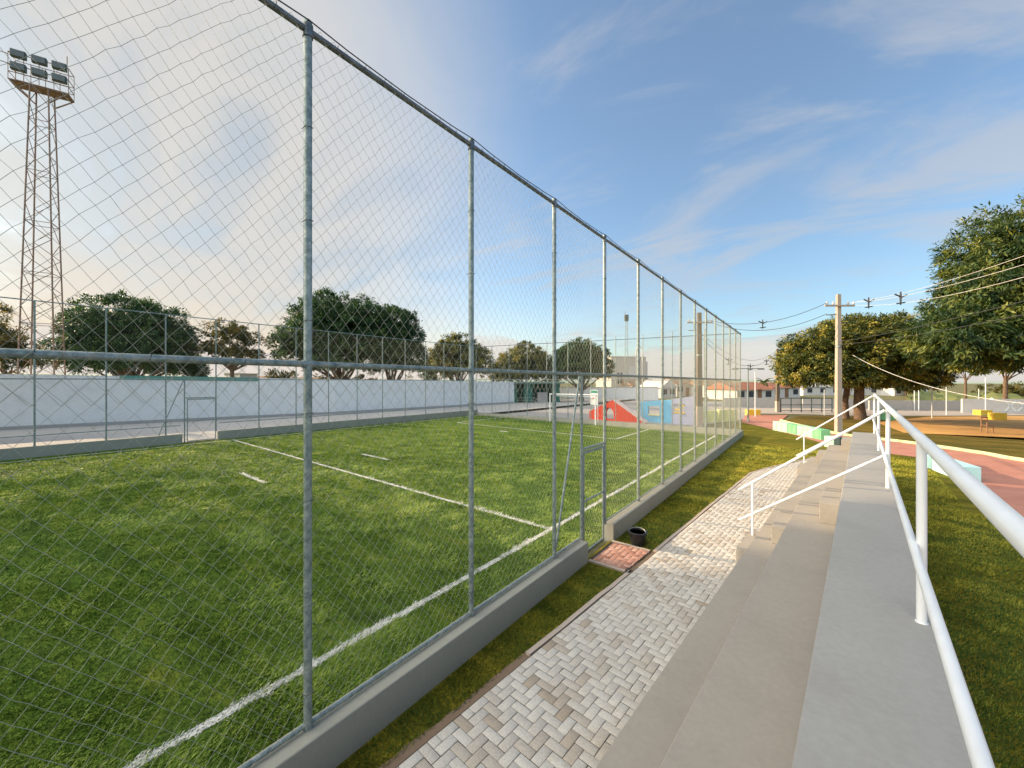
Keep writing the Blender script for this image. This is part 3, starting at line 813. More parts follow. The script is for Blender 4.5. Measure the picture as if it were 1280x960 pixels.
# ------------------------------------------------------------------ bucket
bp = G(797, 681)
bk = thing('bucket', bp, 'black plastic bucket on the lawn by the gate pad', 'bucket')
def lathe(mb, c, prof, n=24):
    o = len(mb.v)
    for r, z in prof:
        for k in range(n):
            t = 2*math.pi*k/n; mb.v.append((c[0]+r*math.cos(t), c[1]+r*math.sin(t), c[2]+z))
    for i in range(len(prof)-1):
        for k in range(n):
            mb.f.append((o+i*n+k, o+i*n+(k+1) % n, o+(i+1)*n+(k+1) % n, o+(i+1)*n+k)); mb.mi.append(mb.cur)
    mb.f.append(tuple(o+k for k in range(n))[::-1]); mb.mi.append(mb.cur)
    mb.f.append(tuple(o+(len(prof)-1)*n+k for k in range(n))); mb.mi.append(mb.cur)
    return mb
lathe(MB(), bp, [(.125, .0), (.135, .01), (.165, .24), (.17, .25), (.16, .25), (.13, .05)]).build('body', M['black_plastic'], bk, smooth=True)
lathe(MB(), bp, [(.168, .25), (.195, .255), (.198, .275), (.185, .285), (.160, .28), (.158, .25)]).build('rim', M['black_plastic'], bk, smooth=True)
mb = MB().tube([bp+Vector((.17*math.cos(t), .17*math.sin(t)*.8-.03, .27+.05*math.sin(t))) for t in np.linspace(0, math.pi, 14)], .006, 6)
mb.build('handle', M['galv'], bk)

# ------------------------------------------------------------------ white wall behind the far fence
zt_wall = [3.95, 3.85, 3.60, 3.38]
ww = thing('boundary_wall', (-41.7, -.3, .2), 'long white boundary wall behind the far side fence', 'wall')
m = MB()
for i in range(3): m.wallseg(WALL[i], WALL[i+1], .2, .1, zt_wall[i], .1, zt_wall[i+1])
m.build('wall', M['wall_white'], ww)
m = MB()
for i in range(3): m.wallseg((WALL[i][0]+.22, WALL[i][1]), (WALL[i+1][0]+.22, WALL[i+1][1]), .2, .1, .42, .1, .42)
m.build('plinth', M['apron'], ww)
def on_wall(px):
    for i in range(3):
        a, b = Vector(WALL[i]), Vector(WALL[i+1])
        for t in np.linspace(0, 1, 400):
            q = a+(b-a)*t; xr = q.x*RT[0]+q.y*RT[1]; z = q.x*FW[0]+q.y*FW[1]
            if z > .5 and abs(CX+F*xr/z-px) < 1.2: return q, zt_wall[i]+(zt_wall[i+1]-zt_wall[i])*t
qa, za = on_wall(150); qb, zb = on_wall(323)
MB().wallseg(qa, qb, .28, za-.28, za+.04, zb-.28, zb+.04).build('green_stripe', M['green_stripe'], ww)
mw = MB()
mw.wallseg((qa.x+.6, qa.y-.3), (qb.x-.5, qb.y-.3), .05, .5, .6)
w2a, w2b = G(700, 500), G(823, 500)
w2 = thing('boundary_wall', w2a, 'white boundary wall beyond the goal, right of the green pavilion', 'wall')
MB().wallseg(w2a, w2b, .2, -.05, 2.35).build('wall', M['wall_white'], w2)
MB().wallseg(w2a, w2b, .34, 2.35, 2.45).build('coping', M['apron'], w2)

# ------------------------------------------------------------------ trees
def leaf_cloud(lobes, n, size, asp, rg, clump=.55, inner=.22, droop=.35, gap=.0):
    """leaves gathered in clumps over the lobes' shells; returns verts, faces, var"""
    areas = np.array([(r[0]*r[1]+r[1]*r[2]+r[0]*r[2]) for _, r in lobes]); areas /= areas.sum()
    Vs = []; var = []
    per = 46
    for (c, r), ar in zip(lobes, areas):
        nl = int(n*ar); nc = max(6, nl//per)
        dirs = rg.normal(size=(nc, 3)); dirs /= np.linalg.norm(dirs, axis=1)[:, None]
        dirs[:, 2] = np.where(dirs[:, 2] < -.55, -dirs[:, 2]*.5, dirs[:, 2])
        wob = 1+.05*np.sin(dirs[:, 0]*7+c[0])+.05*np.sin(dirs[:, 1]*9+c[1])+.04*np.sin(dirs[:, 2]*11+c[0]+c[1])
        rad = np.where(rg.random(nc) < inner, rg.uniform(.25, .75, nc), rg.uniform(.86, 1.02, nc))*wob
        cen = np.array(c)+dirs*rad[:, None]*np.array(r)
        cv = np.clip(rg.normal(.42, .27, nc), 0, 1)
        csz = clump*rg.uniform(.6, 1.35, nc)
        ci = np.repeat(np.arange(nc), per); m_ = len(ci)
        off = rg.normal(size=(m_, 3)); off /= np.linalg.norm(off, axis=1)[:, None]; off *= (rg.random(m_)**.5)[:, None]
        p = cen[ci]+off*csz[ci][:, None]*np.array([1, 1, .75])
        t = off*.7+dirs[ci]*.6+rg.normal(size=(m_, 3))*.45; t[:, 2] -= droop; t /= np.linalg.norm(t, axis=1)[:, None]
        q = rg.normal(size=(m_, 3))*.6+off+dirs[ci]*.8+np.array([0, 0, .7]); s = np.cross(t, q); s /= np.linalg.norm(s, axis=1)[:, None]+1e-6
        L_ = size*rg.uniform(.65, 1.3, m_); L_ = L_*np.where(rad[ci] < .76, 1.7, 1); W_ = L_*asp
        V = np.stack([p-t*L_[:, None]/2, p+s*W_[:, None]/2, p+t*L_[:, None]/2, p-s*W_[:, None]/2], 1)
        Vs.append(V.reshape(-1, 3)); vv = np.clip(cv[ci]+rg.normal(0, .16, m_), 0, 1)
        var.append(np.repeat(np.stack([vv, vv, vv], -1), 4, 0))
    V = np.concatenate(Vs); f = np.arange(len(V)).reshape(-1, 4)
    return V, f, np.concatenate(var)
def limb(mb, a, b, ra, rb, bend=.12, n=9):
    a, b = Vector(a), Vector(b); k = 6; pts = []; l = (b-a).length
    o1 = Vector((random.uniform(-1, 1), random.uniform(-1, 1), 0))*l*bend
    for i in range(k+1):
        t = i/k; pts.append(a+(b-a)*t+o1*math.sin(math.pi*t)+Vector((random.uniform(-1, 1), random.uniform(-1, 1), 0))*ra*.15)
    mb.tube(pts, [ra+(rb-ra)*i/k for i in range(k+1)], n)
def tree(name, base, lobes, n, size, label, mat='mango', trunks=None, asp=.36, clump=.55, inner=.22, group=None, white=False, seed=1, rt=.35, droop=.35, fork_z=None):
    """lobes: centre relative to base, radii"""
    base = Vector(base); rg = np.random.default_rng(seed); random.seed(seed)
    t = thing(name, base, label, 'tree', group)
    lb = [((base.x+c[0], base.y+c[1], base.z+c[2]), r) for c, r in lobes]
    mb = MB(); zlow = min(c[2]-r[2] for c, r in lobes)
    trunks = trunks or [((0, 0), rt)]
    for (ox, oy), r in trunks:
        b0 = base+Vector((ox, oy, -.15)); fork = base+Vector((ox*.8, oy*.8, fork_z or max(zlow*.9, 1.2)))
        mb.tube([b0, b0+Vector((0, 0, .25)), b0+(fork-b0)*.5+Vector((random.uniform(-.1, .1), random.uniform(-.1, .1), 0)), fork], [r*1.55, r*1.15, r*.95, r*.85], 12)
        for c, rr in lb:
            for _ in range(3):
                e = Vector(c)+Vector((random.uniform(-.6, .6)*rr[0], random.uniform(-.6, .6)*rr[1], random.uniform(-.5, .3)*rr[2]))
                limb(mb, fork-Vector((0, 0, .1)), e, r*.45, r*.08)
    mb.build('trunk', M['bark'], t, smooth=True)
    if white:
        (ox, oy), r = trunks[0]
        MB().tube([base+Vector((ox, oy, -.02)), base+Vector((ox, oy, 1.1))], [r*1.62, r*1.25], 12).build('whitewash_band', M['bark_white'], t, smooth=True)
    V, f, var = leaf_cloud(lb, n, size, asp, rg, clump, inner, droop)
    np_obj('crown', V, f, M[mat], t, var=var)
    return t
def at_depth(px, z, gzv=.0):
    v = P(px, CY, z); v.z = gzv; return v
def cam_off(dx, dy, dz): return (dx*RT[0]+dy*FW[0], dx*RT[1]+dy*FW[1], dz)     # right / away / up of the viewing direction
def CL(dx, dy, dz, rx, ry, rz): return (cam_off(dx, dy, dz), (rx, ry, rz))
# trees behind the white wall, left to right
tree('broadleaf_tree', (-34, -7.1, .21), [((0, -1, 12.2), (6.0, 5.4, 6.2)), ((0, 2.6, 11.6), (5.0, 3.7, 5.8)), ((1, -5.5, 11.8), (5, 4.6, 6.2)), ((0, 0, 7.5), (6, 6, 3.6))], 110000, .27, 'large loose tree at the left edge, beside the floodlight tower', 'loose', clump=.6, seed=3, inner=.3, rt=.45)
tree('small_tree', at_depth(8, 33, .2), [CL(-1.5, 0, 7.6, 2.0, 2, 2.2), CL(0, 0, 6.0, 2.0, 1.8, 1.6), CL(1.8, .3, 4.7, 1.7, 1.6, .9)], 6500, .26, 'airy sunlit tree in front of the tower foot at the left edge', 'loose', clump=.5, seed=33, inner=.3, rt=.16)
tree('mango_tree', at_depth(160, 42), [CL(-.6, 0, 8.6, 4.6, 4.6, 4.2), CL(2.8, 0, 7.6, 4.0, 4, 3.9), CL(-3.6, 0, 6.9, 3.4, 3.4, 3.2), CL(0, 0, 5.8, 5.6, 4.4, 2.6)], 90000, .30, 'round dark mango tree behind the white wall, nearest the floodlight tower', 'mango', trunks=[((-.4, 0), .5), ((1.1, .3), .42)], seed=4)
tree('small_tree', at_depth(237, 47), [CL(0, 0, 5.2, 1.7, 1.7, 1.8), CL(.9, 0, 4.2, 1.2, 1.2, 1.2)], 5000, .34, 'small dark bushy tree tucked against the round mango tree', 'mango', seed=5, rt=.15)
tree('acacia_tree', at_depth(290, 44), [CL(-.6, 0, 8.9, 2.3, 2.3, 1.6), CL(1.7, 0, 8.0, 1.8, 2, 1.4), CL(-2.4, 0, 7.2, 1.8, 2, 1.3), CL(.6, 0, 6.5, 2.6, 2.2, 1.3), CL(2.4, 0, 6.2, 1.3, 1.5, 1.0)], 8500, .30, 'small airy tree with see-through crown behind the green topped wall', 'loose', clump=.5, inner=.35, seed=6, rt=.24)
tree('mango_tree', at_depth(426, 46), [CL(-1.4, 0, 9.6, 4.4, 4.6, 4.4), CL(2.2, 0, 9.2, 4.2, 4.4, 4.0), CL(-5.0, 0, 7.4, 2.8, 3, 3.0), CL(0, 0, 6.4, 6.2, 4.2, 3.0)], 100000, .30, 'broad dark mango tree, tallest behind the wall, behind the nearest post', 'mango', seed=8, rt=.5)
tree('mango_tree', at_depth(489, 47), [CL(.2, 0, 8.8, 3.1, 3.6, 3.8), CL(.9, 0, 6.6, 2.9, 3.4, 3.4)], 44000, .30, 'dark square-shouldered mango tree touching the broadest one on its right', 'mango', trunks=[((-.3, 0), .34), ((.9, 0), .3)], seed=9)
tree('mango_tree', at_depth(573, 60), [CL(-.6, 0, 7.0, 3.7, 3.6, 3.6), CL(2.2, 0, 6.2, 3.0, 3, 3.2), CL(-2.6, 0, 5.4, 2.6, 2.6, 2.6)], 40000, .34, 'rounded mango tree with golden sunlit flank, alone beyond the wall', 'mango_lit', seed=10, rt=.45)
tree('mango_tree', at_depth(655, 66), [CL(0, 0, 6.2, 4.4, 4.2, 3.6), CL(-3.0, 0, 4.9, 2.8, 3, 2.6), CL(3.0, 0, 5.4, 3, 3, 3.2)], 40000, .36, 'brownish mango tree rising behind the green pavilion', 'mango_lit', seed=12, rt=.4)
tree('mango_tree', at_depth(727, 64), [CL(-.3, 0, 6.6, 3.9, 4, 3.9), CL(2.4, 0, 5.8, 2.6, 3, 3.4), CL(-2.4, 0, 5.6, 2.8, 3, 3.4)], 44000, .36, 'dark dome-shaped mango tree between the pavilion and cream building', 'mango', seed=13, rt=.4)
# trees on the right
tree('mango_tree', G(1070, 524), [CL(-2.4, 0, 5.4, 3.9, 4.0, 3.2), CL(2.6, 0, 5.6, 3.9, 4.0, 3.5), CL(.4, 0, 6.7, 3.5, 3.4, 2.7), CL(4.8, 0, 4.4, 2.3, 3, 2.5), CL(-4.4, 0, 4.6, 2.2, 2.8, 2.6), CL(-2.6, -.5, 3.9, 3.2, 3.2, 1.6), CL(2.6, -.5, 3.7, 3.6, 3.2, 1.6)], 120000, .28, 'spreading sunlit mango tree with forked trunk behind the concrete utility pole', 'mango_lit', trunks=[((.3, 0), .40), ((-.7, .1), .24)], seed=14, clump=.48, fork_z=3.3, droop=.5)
bt = at_depth(1322, 25)
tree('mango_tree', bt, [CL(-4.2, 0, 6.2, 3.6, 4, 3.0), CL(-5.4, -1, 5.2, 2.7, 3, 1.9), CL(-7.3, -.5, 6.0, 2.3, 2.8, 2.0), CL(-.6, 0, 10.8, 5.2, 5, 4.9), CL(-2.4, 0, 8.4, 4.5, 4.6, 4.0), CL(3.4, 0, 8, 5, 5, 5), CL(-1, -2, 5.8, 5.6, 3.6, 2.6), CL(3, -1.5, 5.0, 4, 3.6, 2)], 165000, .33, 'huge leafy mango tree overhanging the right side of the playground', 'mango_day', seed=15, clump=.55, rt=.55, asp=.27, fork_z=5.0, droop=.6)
for px, py, lab, wt, sd in ((1257, 516, 'slim tree with whitewashed trunk foot near the yellow benches', True, 16), (1207, 509, 'thin trunked tree before the green slope', False, 17)):
    b = G(px, py); tree('shade_tree', b, [CL(0, 0, 6.2, 2.6, 2.4, 2.2), CL(1.2, 0, 5.4, 1.9, 1.8, 1.5)], 7000, .4, lab, 'mango_lit', white=wt, seed=sd, rt=.20 if wt else .15)
tree('small_tree', at_depth(1133, 62), [CL(0, 0, 2.6, 1.3, 1.2, 1.0), CL(.5, 0, 2.0, 1.0, 1, .7)], 3000, .3, 'small round tree by the distant grey wall, right of the railing', 'loose', seed=18, rt=.1)
def palm(base, h, label, n=15, ln=2.2, seed=1):
    random.seed(seed); base = Vector(base); t = thing('palm_tree', base, label, 'palm')
    MB().tube([base-Vector((0, 0, .1)), base+Vector((.1, 0, h*.5)), base+Vector((0, .1, h))], [.22, .16, .14], 10).build('trunk', M['bark'], t, smooth=True)
    V = []; f = []; var = []
    top_ = base+Vector((0, .1, h))
    for i in range(n):
        a = 2*math.pi*i/n+random.uniform(-.2, .2); el = random.uniform(-.1, 1.1); d = Vector((math.cos(a), math.sin(a), 0)); pts_ = []
        for j in range(9):
            s = j/8*ln; pts_.append(top_+d*s*math.cos(el*.7)+Vector((0, 0, s*math.sin(el)-.32*s*s/ln*1.6)))
        side = d.cross(Vector((0, 0, 1)))
        for j in range(1, 9):
            for q in range(3):
                p = pts_[j-1]+(pts_[j]-pts_[j-1])*q/3
                for sg in (-1, 1):
                    l = ln*.24*(1-.6*j/9); tip = p+side*sg*l+(pts_[j]-pts_[j-1]).normalized()*l*.7-Vector((0, 0, l*.4)); w_ = (pts_[j]-pts_[j-1]).normalized()*.07
                    o = len(V); V += [tuple(p-w_), tuple(p+w_), tuple(tip)]; f.append((o, o+1, o+2)); c_ = random.random(); var += [(c_,)*3]*3
    np_obj('crown', np.array(V), np.array(f), M['palm'], t, var=np.array(var))
    return t
palm(at_depth(629, 58), 4.9, 'yellowish palm between two mango trees behind the wall', 17, 2.6, 2)
palm(at_depth(955, 78), 3.4, 'small palm beside the clay roofed house', 15, 2.2, 3)
def shrub(px, z, w, h, label, seed, mat='loose', n=3500, gzv=0):
    b = at_depth(px, z, gzv); t = thing('shrub', b, label, 'shrub')
    V, f, var = leaf_cloud([((b.x, b.y, h*.5+gzv), (w/2, w/2, h*.55)), ((b.x+w*.2, b.y, h*.35+gzv), (w*.35, w*.35, h*.4))], n, .32, .35, np.random.default_rng(seed), .5, .3)
    np_obj('foliage', V, f, M[mat], t, var=var)
    MB().tube([b-Vector((0, 0, .1)), b+Vector((0, 0, h*.5))], .08, 6).build('stem', M['bark'], t)
shrub(352, 44, 3.6, 5.4, 'sunlit shrub glowing at the foot of the broad mango tree', 41)
shrub(405, 48, 4.2, 4.6, 'yellowish shrub under the broad mango tree, left of its trunk', 42)
shrub(463, 50, 5.0, 4.8, 'yellow green shrub between the two touching mango trees', 43)
shrub(515, 52, 5.0, 3.7, 'low green shrub showing over the wall right of the mango pair', 44)
shrub(12, 40, 4.4, 4.6, 'golden shrub over the wall at the left edge', 45)
shrub(537, 58, 3.2, 5.0, 'dark shrub against the left flank of the lone mango tree', 46, 'mango')
shrub(1262, 70, 9, 3.2, 'wide green shrub on the slope behind the trees on the right', 47, 'loose', 5000)

# ------------------------------------------------------------------ floodlight tower
def lattice(mb, base, h, w0, w1, nseg, r, rot, rb=None):
    base = Vector(base); rb = rb or r*.6
    def corner(k, t):
        w = (w0+(w1-w0)*t)/2; a = rot+math.pi/4+k*math.pi/2
        return base+Vector((math.cos(a)*w*1.414, math.sin(a)*w*1.414, h*t))
    for k in range(4): mb.tube([corner(k, 0), corner(k, 1)], r, 6)
    for i in range(nseg):
        t0, t1 = i/nseg, (i+1)/nseg
        for k in range(4):
            if i % 2 == 0: mb.tube([corner(k, t0), corner((k+1) % 4, t1)], rb, 4)
            else: mb.tube([corner((k+1) % 4, t0), corner(k, t1)], rb, 4)
            if i % 3 == 0: mb.tube([corner(k, t0), corner((k+1) % 4, t0)], rb, 4)
    return corner
zt = 30; tb = at_depth(53, zt)
tw = thing('floodlight_tower', tb, 'tall rusty lattice floodlight tower behind the white wall', 'floodlight tower')
th = P(48, 113, zt).z; trot = PHI+R(31.5)
mb = MB(); lattice(mb, tb, th, 2.0, .95, 20, .05, trot, .026); mb.build('lattice_mast', M['tower'], tw)
hd = P(48, 88, zt)-Vector((0, 0, 0)); hx = Vector((math.cos(trot), math.sin(trot), 0)); hy = Vector((-math.sin(trot), math.cos(trot), 0))
tc = Vector((tb.x, tb.y, 0))
def TP(a, b, z): return Vector((tc.x, tc.y, z))+hx*a+hy*b
mb = MB(); zp = th
W2, D2 = 1.55, .5
for z_ in (zp, zp+.55, zp+1.1, zp+2.0):
    for (a, b), (c_, d_) in (((-W2, -D2), (W2, -D2)), ((W2, -D2), (W2, D2)), ((W2, D2), (-W2, D2)), ((-W2, D2), (-W2, -D2))):
        mb.tube([TP(a, b, z_), TP(c_, d_, z_)], .03, 5)
for a in np.linspace(-W2, W2, 5):
    for b in (-D2, D2): mb.tube([TP(a, b, zp), TP(a, b, zp+2.0)], .022, 5)
for sx_ in (-1, 1):
    for b in (-D2, D2): mb.tube([TP(sx_*W2, b, zp), TP(sx_*.5, b*.8, zp-1.0)], .05, 5)
mb.box(TP(0, 0, zp-.04), (2*W2, 2*D2, .06), trot)
mb.tube([TP(W2*.85, 0, zp+2), TP(W2*.85, 0, zp+3.2)], .03, 5)
mb.tube([TP(-W2, -D2, zp+1.8), TP(-W2-1, -D2, zp+1.9)], .03, 5); mb.tube([TP(-W2, -D2, zp+1.1), TP(-W2-1, -D2, zp+1.2)], .03, 5)
mb.build('lamp_platform', M['tower'], tw)
for r_ in range(2):
    for k in range(3):
        o = TP(-1.0+k*1.05, -D2-.1, zp+.95+r_*.95)
        mb = MB().mat(M['lamp_body']); mb.box(o, (.80, .3, .56), trot, .05)
        fl = mb.build('floodlight', None, tw)
        MB().box(o+hy*-.165, (.68, .03, .44), trot, .01).build('glass', M['lamp_glass'], loc=tb).parent = fl
for c_ in tw.children:
    for g_ in c_.children: g_.location = (0, 0, 0)
# slender far tower
zt2 = 92; b2 = at_depth(783, zt2)
t2 = thing('lattice_mast', b2, 'slender distant lattice mast with a lamp on top above the cream building', 'mast')
mb = MB(); lattice(mb, b2, 18, .75, .45, 20, .035, PHI, .016); mb.build('mast', M['galv'], t2)
MB().box(b2+Vector((0, 0, 18.6)), (.9, .6, 1.5), PHI, .05).build('lamp', M['lamp_body'], t2)
MB().tube([b2+Vector((-.35, 0, 18)), b2+Vector((-.35, 0, 20.1))], .06, 5).build('rod', M['tower'], t2)

# ------------------------------------------------------------------ utility poles and cables
def upole(base, h, w0, w1, mat, label, arm=True, white=0):
    base = Vector(base); t = thing('utility_pole', base, label, 'utility pole')
    m = MB(); d = .75
    v = []
    for z, w in ((-.2, w0), (h, w1)):
        for sx_, sy_ in ((-1, -1), (1, -1), (1, 1), (-1, 1)):
            q = cam_off(sx_*w/2, sy_*w*d/2, 0); v.append((base.x+q[0], base.y+q[1], base.z+z))
    m.add(v, [(0, 1, 5, 4), (1, 2, 6, 5), (2, 3, 7, 6), (3, 0, 4, 7), (4, 5, 6, 7), (3, 2, 1, 0)]); m.build('shaft', mat, t)
    if white:
        m = MB(); m.box(base+Vector((0, 0, white/2)), (w0*1.08, w0*.9, white), PHI, .01); m.build('pale_base', M['edging'], t)
    if arm:
        ar = MB().box(base+Vector(cam_off(-.05, -w1*.5-.03, h-.75)), (1.9, .09, .11), PHI, .01).build('crossarm', M['pole_conc'], t)
        for k in (-.85, -.45, .5, .85):
            ins = lathe(MB(), base+Vector(cam_off(k, -w1*.5-.03, h-.68)), [(.03, 0), (.07, .04), (.05, .08), (.07, .12), (.03, .18)], 8)
            ins.build('insulator', M['render_white'], t, smooth=True)
        MB().tube([base+Vector(cam_off(-.2, -w1*.4, h-1.3)), base+Vector(cam_off(-.9, -w1*.5, h-1.35))], .03, 6).build('bracket', M['galv'], t)
        MB().tube([base+Vector((0, 0, h*.62)), base+Vector((0, 0, h*.62+.12))], w1*.75, 12).build('clamp_band', M['galv'], t)
    return t
p1 = G(1048, 542); z1_ = F*H/(542-CY); h1 = P(1048, 368, z1_).z
upole(p1, h1, .34, .22, M['pole_conc'], 'pale concrete utility pole with crossarm in front of the sunlit mango tree')
p2 = G(874, 533); z2_ = F*H/(533-CY); h2 = P(874, 391, z2_).z
upole(p2, h2, .42, .27, M['pole_dark'], 'dark utility pole standing just outside the far fence corner by the play walls', True, 1.5)
p3 = G(972, 515); z3_ = F*H/(515-CY); h3 = P(972, 436, z3_).z
upole(p3, h3, .36, .24, M['pole_dark'], 'thin distant dark utility pole with whitened foot left of the sunlit mango', False, 1.2)
def cable(a, b, sag, label, r=.012, mat='cable', group='overhead cables', spacers=()):
    a, b = Vector(a), Vector(b); pts = [a+(b-a)*t-Vector((0, 0, 4*sag*t*(1-t))) for t in np.linspace(0, 1, 25)]
    o = tag(MB().tube(pts, r, 5).build('overhead_cable', M[mat], loc=a), label, 'cable', group)
    for t in spacers:
        p = a+(b-a)*t-Vector((0, 0, 4*sag*t*(1-t))); m = MB()
        m.tube([p+Vector((0, 0, .22)), p, p-Vector((0, 0, .42))], [.03, .045, .03], 6)
        m.tube([p+Vector(cam_off(-.28, 0, .1)), p+Vector(cam_off(.05, 0, -.05)), p+Vector(cam_off(.3, 0, .08))], .035, 6)
        m.tube([p+Vector(cam_off(-.2, 0, -.36)), p+Vector(cam_off(.22, 0, -.3))], .03, 6)
        q = m.build('cable_spacer', M['cable'], loc=a); q.parent = o; q.location = (0, 0, 0)
    return o
arm1 = lambda k, dz: p1+Vector(cam_off(k, -.2, h1-.68+dz))
end = lambda px, py, z=11.0: P(px, py, z)
def through(a, q, f): return a+(q-a)*f                     # beyond the frame
cable(arm1(.85, .16), through(arm1(.85, .16), P(1280, 299, 12), 1.6), .55, 'pale overhead cable, topmost of the bundle crossing the big tree', .009, 'cable_pale')
cable(arm1(.5, .1), through(arm1(.5, .1), P(1280, 308, 12), 1.6), .6, 'overhead cable carrying two spacers right of the concrete pole', .009, 'cable_pale', spacers=(.13, .29))
cable(arm1(.85, -.05), through(arm1(.85, -.05), P(1280, 318, 12), 1.6), .75, 'pale overhead cable, lowest of the bundle crossing the big tree', .009, 'cable_pale')
cable(p1+Vector((0, 0, h1*.66)), through(p1+Vector((0, 0, h1*.66)), P(1280, 365, 12), 1.6), .3, 'thin overhead cable crossing the sunlit mango from the pole middle', .012)
cable(p1+Vector((0, 0, h1*.64)), through(p1+Vector((0, 0, h1*.64)), P(1280, 380, 12), 1.6), .35, 'thin lower cable just below another, from the pole middle', .012)
cable(P(1066, 444, z1_), through(P(1066, 444, z1_), P(1280, 486, 16), 1.3), .85, 'white drop cable sagging low from the concrete pole under the trees', .014, 'cable_pale')
arm2 = lambda k, dz: p2+Vector(cam_off(k, -.15, h2-.68+dz))
cable(arm1(-.85, .12), arm2(.5, .12), .75, 'overhead cable with a spacer between the two utility poles', .016, spacers=(.5,))
cable(arm1(-.9, -.6), arm2(.85, -.1), .8, 'lower overhead cable between the concrete and dark utility poles', .016)
cable(p2+Vector((.1, 0, h2-1.8)), p3+Vector((0, 0, h3-.3)), 1.9, 'deeply sagging cable with spacers from the dark pole to the thin pole', .018, spacers=(.28, .55, .8))
cable(p2+Vector((.1, 0, h2-1.5)), p3+Vector((0, 0, h3-.1)), 1.6, 'sagging cable just above the deepest one at the fence corner', .014)

# ------------------------------------------------------------------ goal and sign
gl = thing('football_goal', (-14.75, YE-.65, .12), 'white tube football goal at the far end of the pitch', 'football goal')
gy = YE-.62; gx0, gx1 = -16.75, -12.75
for x in (gx0, gx1): MB().tube([(x, gy, .08), (x, gy, 2.35)], .05, 10).build('goal_post', M['white_paint'], gl, smooth=True)
MB().tube([(gx0-.05, gy, 2.35), (gx1+.05, gy, 2.35)], .05, 10).build('crossbar', M['white_paint'], gl, smooth=True)
mb = MB()
for x in (gx0, gx1): mb.tube([(x, gy, 2.3), (x, gy+.4, 2.2), (x, gy+.42, .3)], .022, 6)
mb.tube([(gx0, gy+.4, 2.2), (gx1, gy+.4, 2.2)], .022, 6); mb.build('back_frame', M['white_paint'], gl)
sg_c = P(749, 495, 30.5); sg = thing('notice_board', (sg_c.x, YE+.15, 1.9), 'small white notice board with green header hung on the end fence', 'sign')
sgx = sg_c.x
MB().box((sgx, YE-.06, 2.15), (.62, .03, 1.15), 0, .005).build('board', M['white_paint'], sg)
MB().box((sgx, YE-.078, 2.58), (.56, .012, .2), 0).build('header', M['sign_green'], sg)
mb = MB()
for k, zz in enumerate((2.32, 2.2, 2.08)): mb.box((sgx-.02*k, YE-.078, zz), (.46-.07*k, .012, .05), 0)
mb.build('text_lines', M['sign_red'], sg)

# ------------------------------------------------------------------ playground walls
def wall_with_holes(mb, a, b, outline, hole, t):
    """outline, hole: lists of (s, z) along a->b; thickness t away from the viewer"""
    a = Vector((a[0], a[1], 0)); b = Vector((b[0], b[1], 0)); d = (b-a).normalized(); n = Vector((-d.y, d.x, 0))
    bm = bmesh.new()
    def ring(pts): return [bm.verts.new(a+d*s+Vector((0, 0, z))) for s, z in pts]
    es = []
    for pts in (outline, hole):
        if not pts: continue
        vs = ring(pts); es += [bm.edges.new((vs[i], vs[(i+1) % len(vs)])) for i in range(len(vs))]
    bmesh.ops.triangle_fill(bm, edges=es, use_beauty=True)
    ex = bmesh.ops.extrude_face_region(bm, geom=bm.faces[:])
    for v in ex['geom']:
        if isinstance(v, bmesh.types.BMVert): v.co += n*t
    bmesh.ops.recalc_face_normals(bm, faces=bm.faces[:]); bm.verts.index_update()
    mb.add([v.co.copy() for v in bm.verts], [tuple(v.index for v in f.verts) for f in bm.faces]); bm.free(); return mb
ra_, rb_ = Vector((-15.9, 32.3, 0)), Vector((-10.3, 30.7, 0)); rl = (rb_-ra_).length
arch = [(2.2+.55*math.cos(t), .12+.45+.55*math.sin(t)) for t in np.linspace(0, math.pi, 14)]
arch = [(2.75, .12)]+arch+[(1.65, .12)]
rw = thing('play_wall', ra_, 'red triangular play wall with an arched crawl hole', 'play wall', None)
wall_with_holes(MB(), ra_, rb_, [(0, -.05), (rl, -.05), (rl, .06), (2.75, 1.72), (2.55, 1.72), (0, .62)], arch, .45).build('wall', M['red'], rw)
d_ = (rb_-ra_).normalized(); n_ = Vector((-d_.y, d_.x, 0))
mb = MB(); a0 = ra_+d_*2.75+Vector((0, 0, 1.72)); a1 = rb_+Vector((0, 0, .06))
mb.slab([a0-n_*.04, a1-n_*.04, a1+Vector((0, 0, .09))-n_*.04, a0+Vector((0, 0, .09))-n_*.04], n_, .55); mb.build('coping', M['pinkcap'], rw)
mb = MB(); a0 = ra_+Vector((0, 0, .62)); a1 = ra_+d_*2.55+Vector((0, 0, 1.72))
mb.slab([a0-n_*.003, a1-n_*.003, a1+Vector((0, 0, .05))-n_*.003, a0+Vector((0, 0, .05))-n_*.003], n_, .46); mb.build('edge_trim', M['red'], rw)
ba_, bb_ = Vector((-11.3, 32.6, 0)), Vector((-8.85, 32.75, 0)); lb_ = (bb_-ba_).length
bw = thing('play_wall', ba_, 'sky blue play wall with a square window opening', 'play wall')
wall_with_holes(MB(), ba_, bb_, [(0, -.05), (lb_, -.05), (lb_, 1.9), (0, 1.68)], [(.62, .52), (1.55, .52), (1.55, 1.32), (.62, 1.32)], .3).build('wall', M['blue'], bw)
mb = MB(); mb.box(ba_+Vector((1.08, .15, .60)), (.93, .34, .08), 0); mb.build('sill', M['lime'], bw)
la_, lb2 = Vector((-8.75, 32.4, 0)), Vector((-6.95, 32.7, 0)); ll = (lb2-la_).length
lw = thing('play_wall', la_, 'tall lavender play wall with a window onto yellow shapes', 'play wall')
wall_with_holes(MB(), la_, lb2, [(0, -.05), (ll, -.05), (ll, 2.25), (0, 1.95)], [(.12, .8), (1.0, .8), (1.0, 1.6), (.12, 1.6)], .28).build('wall', M['lavender'], lw)
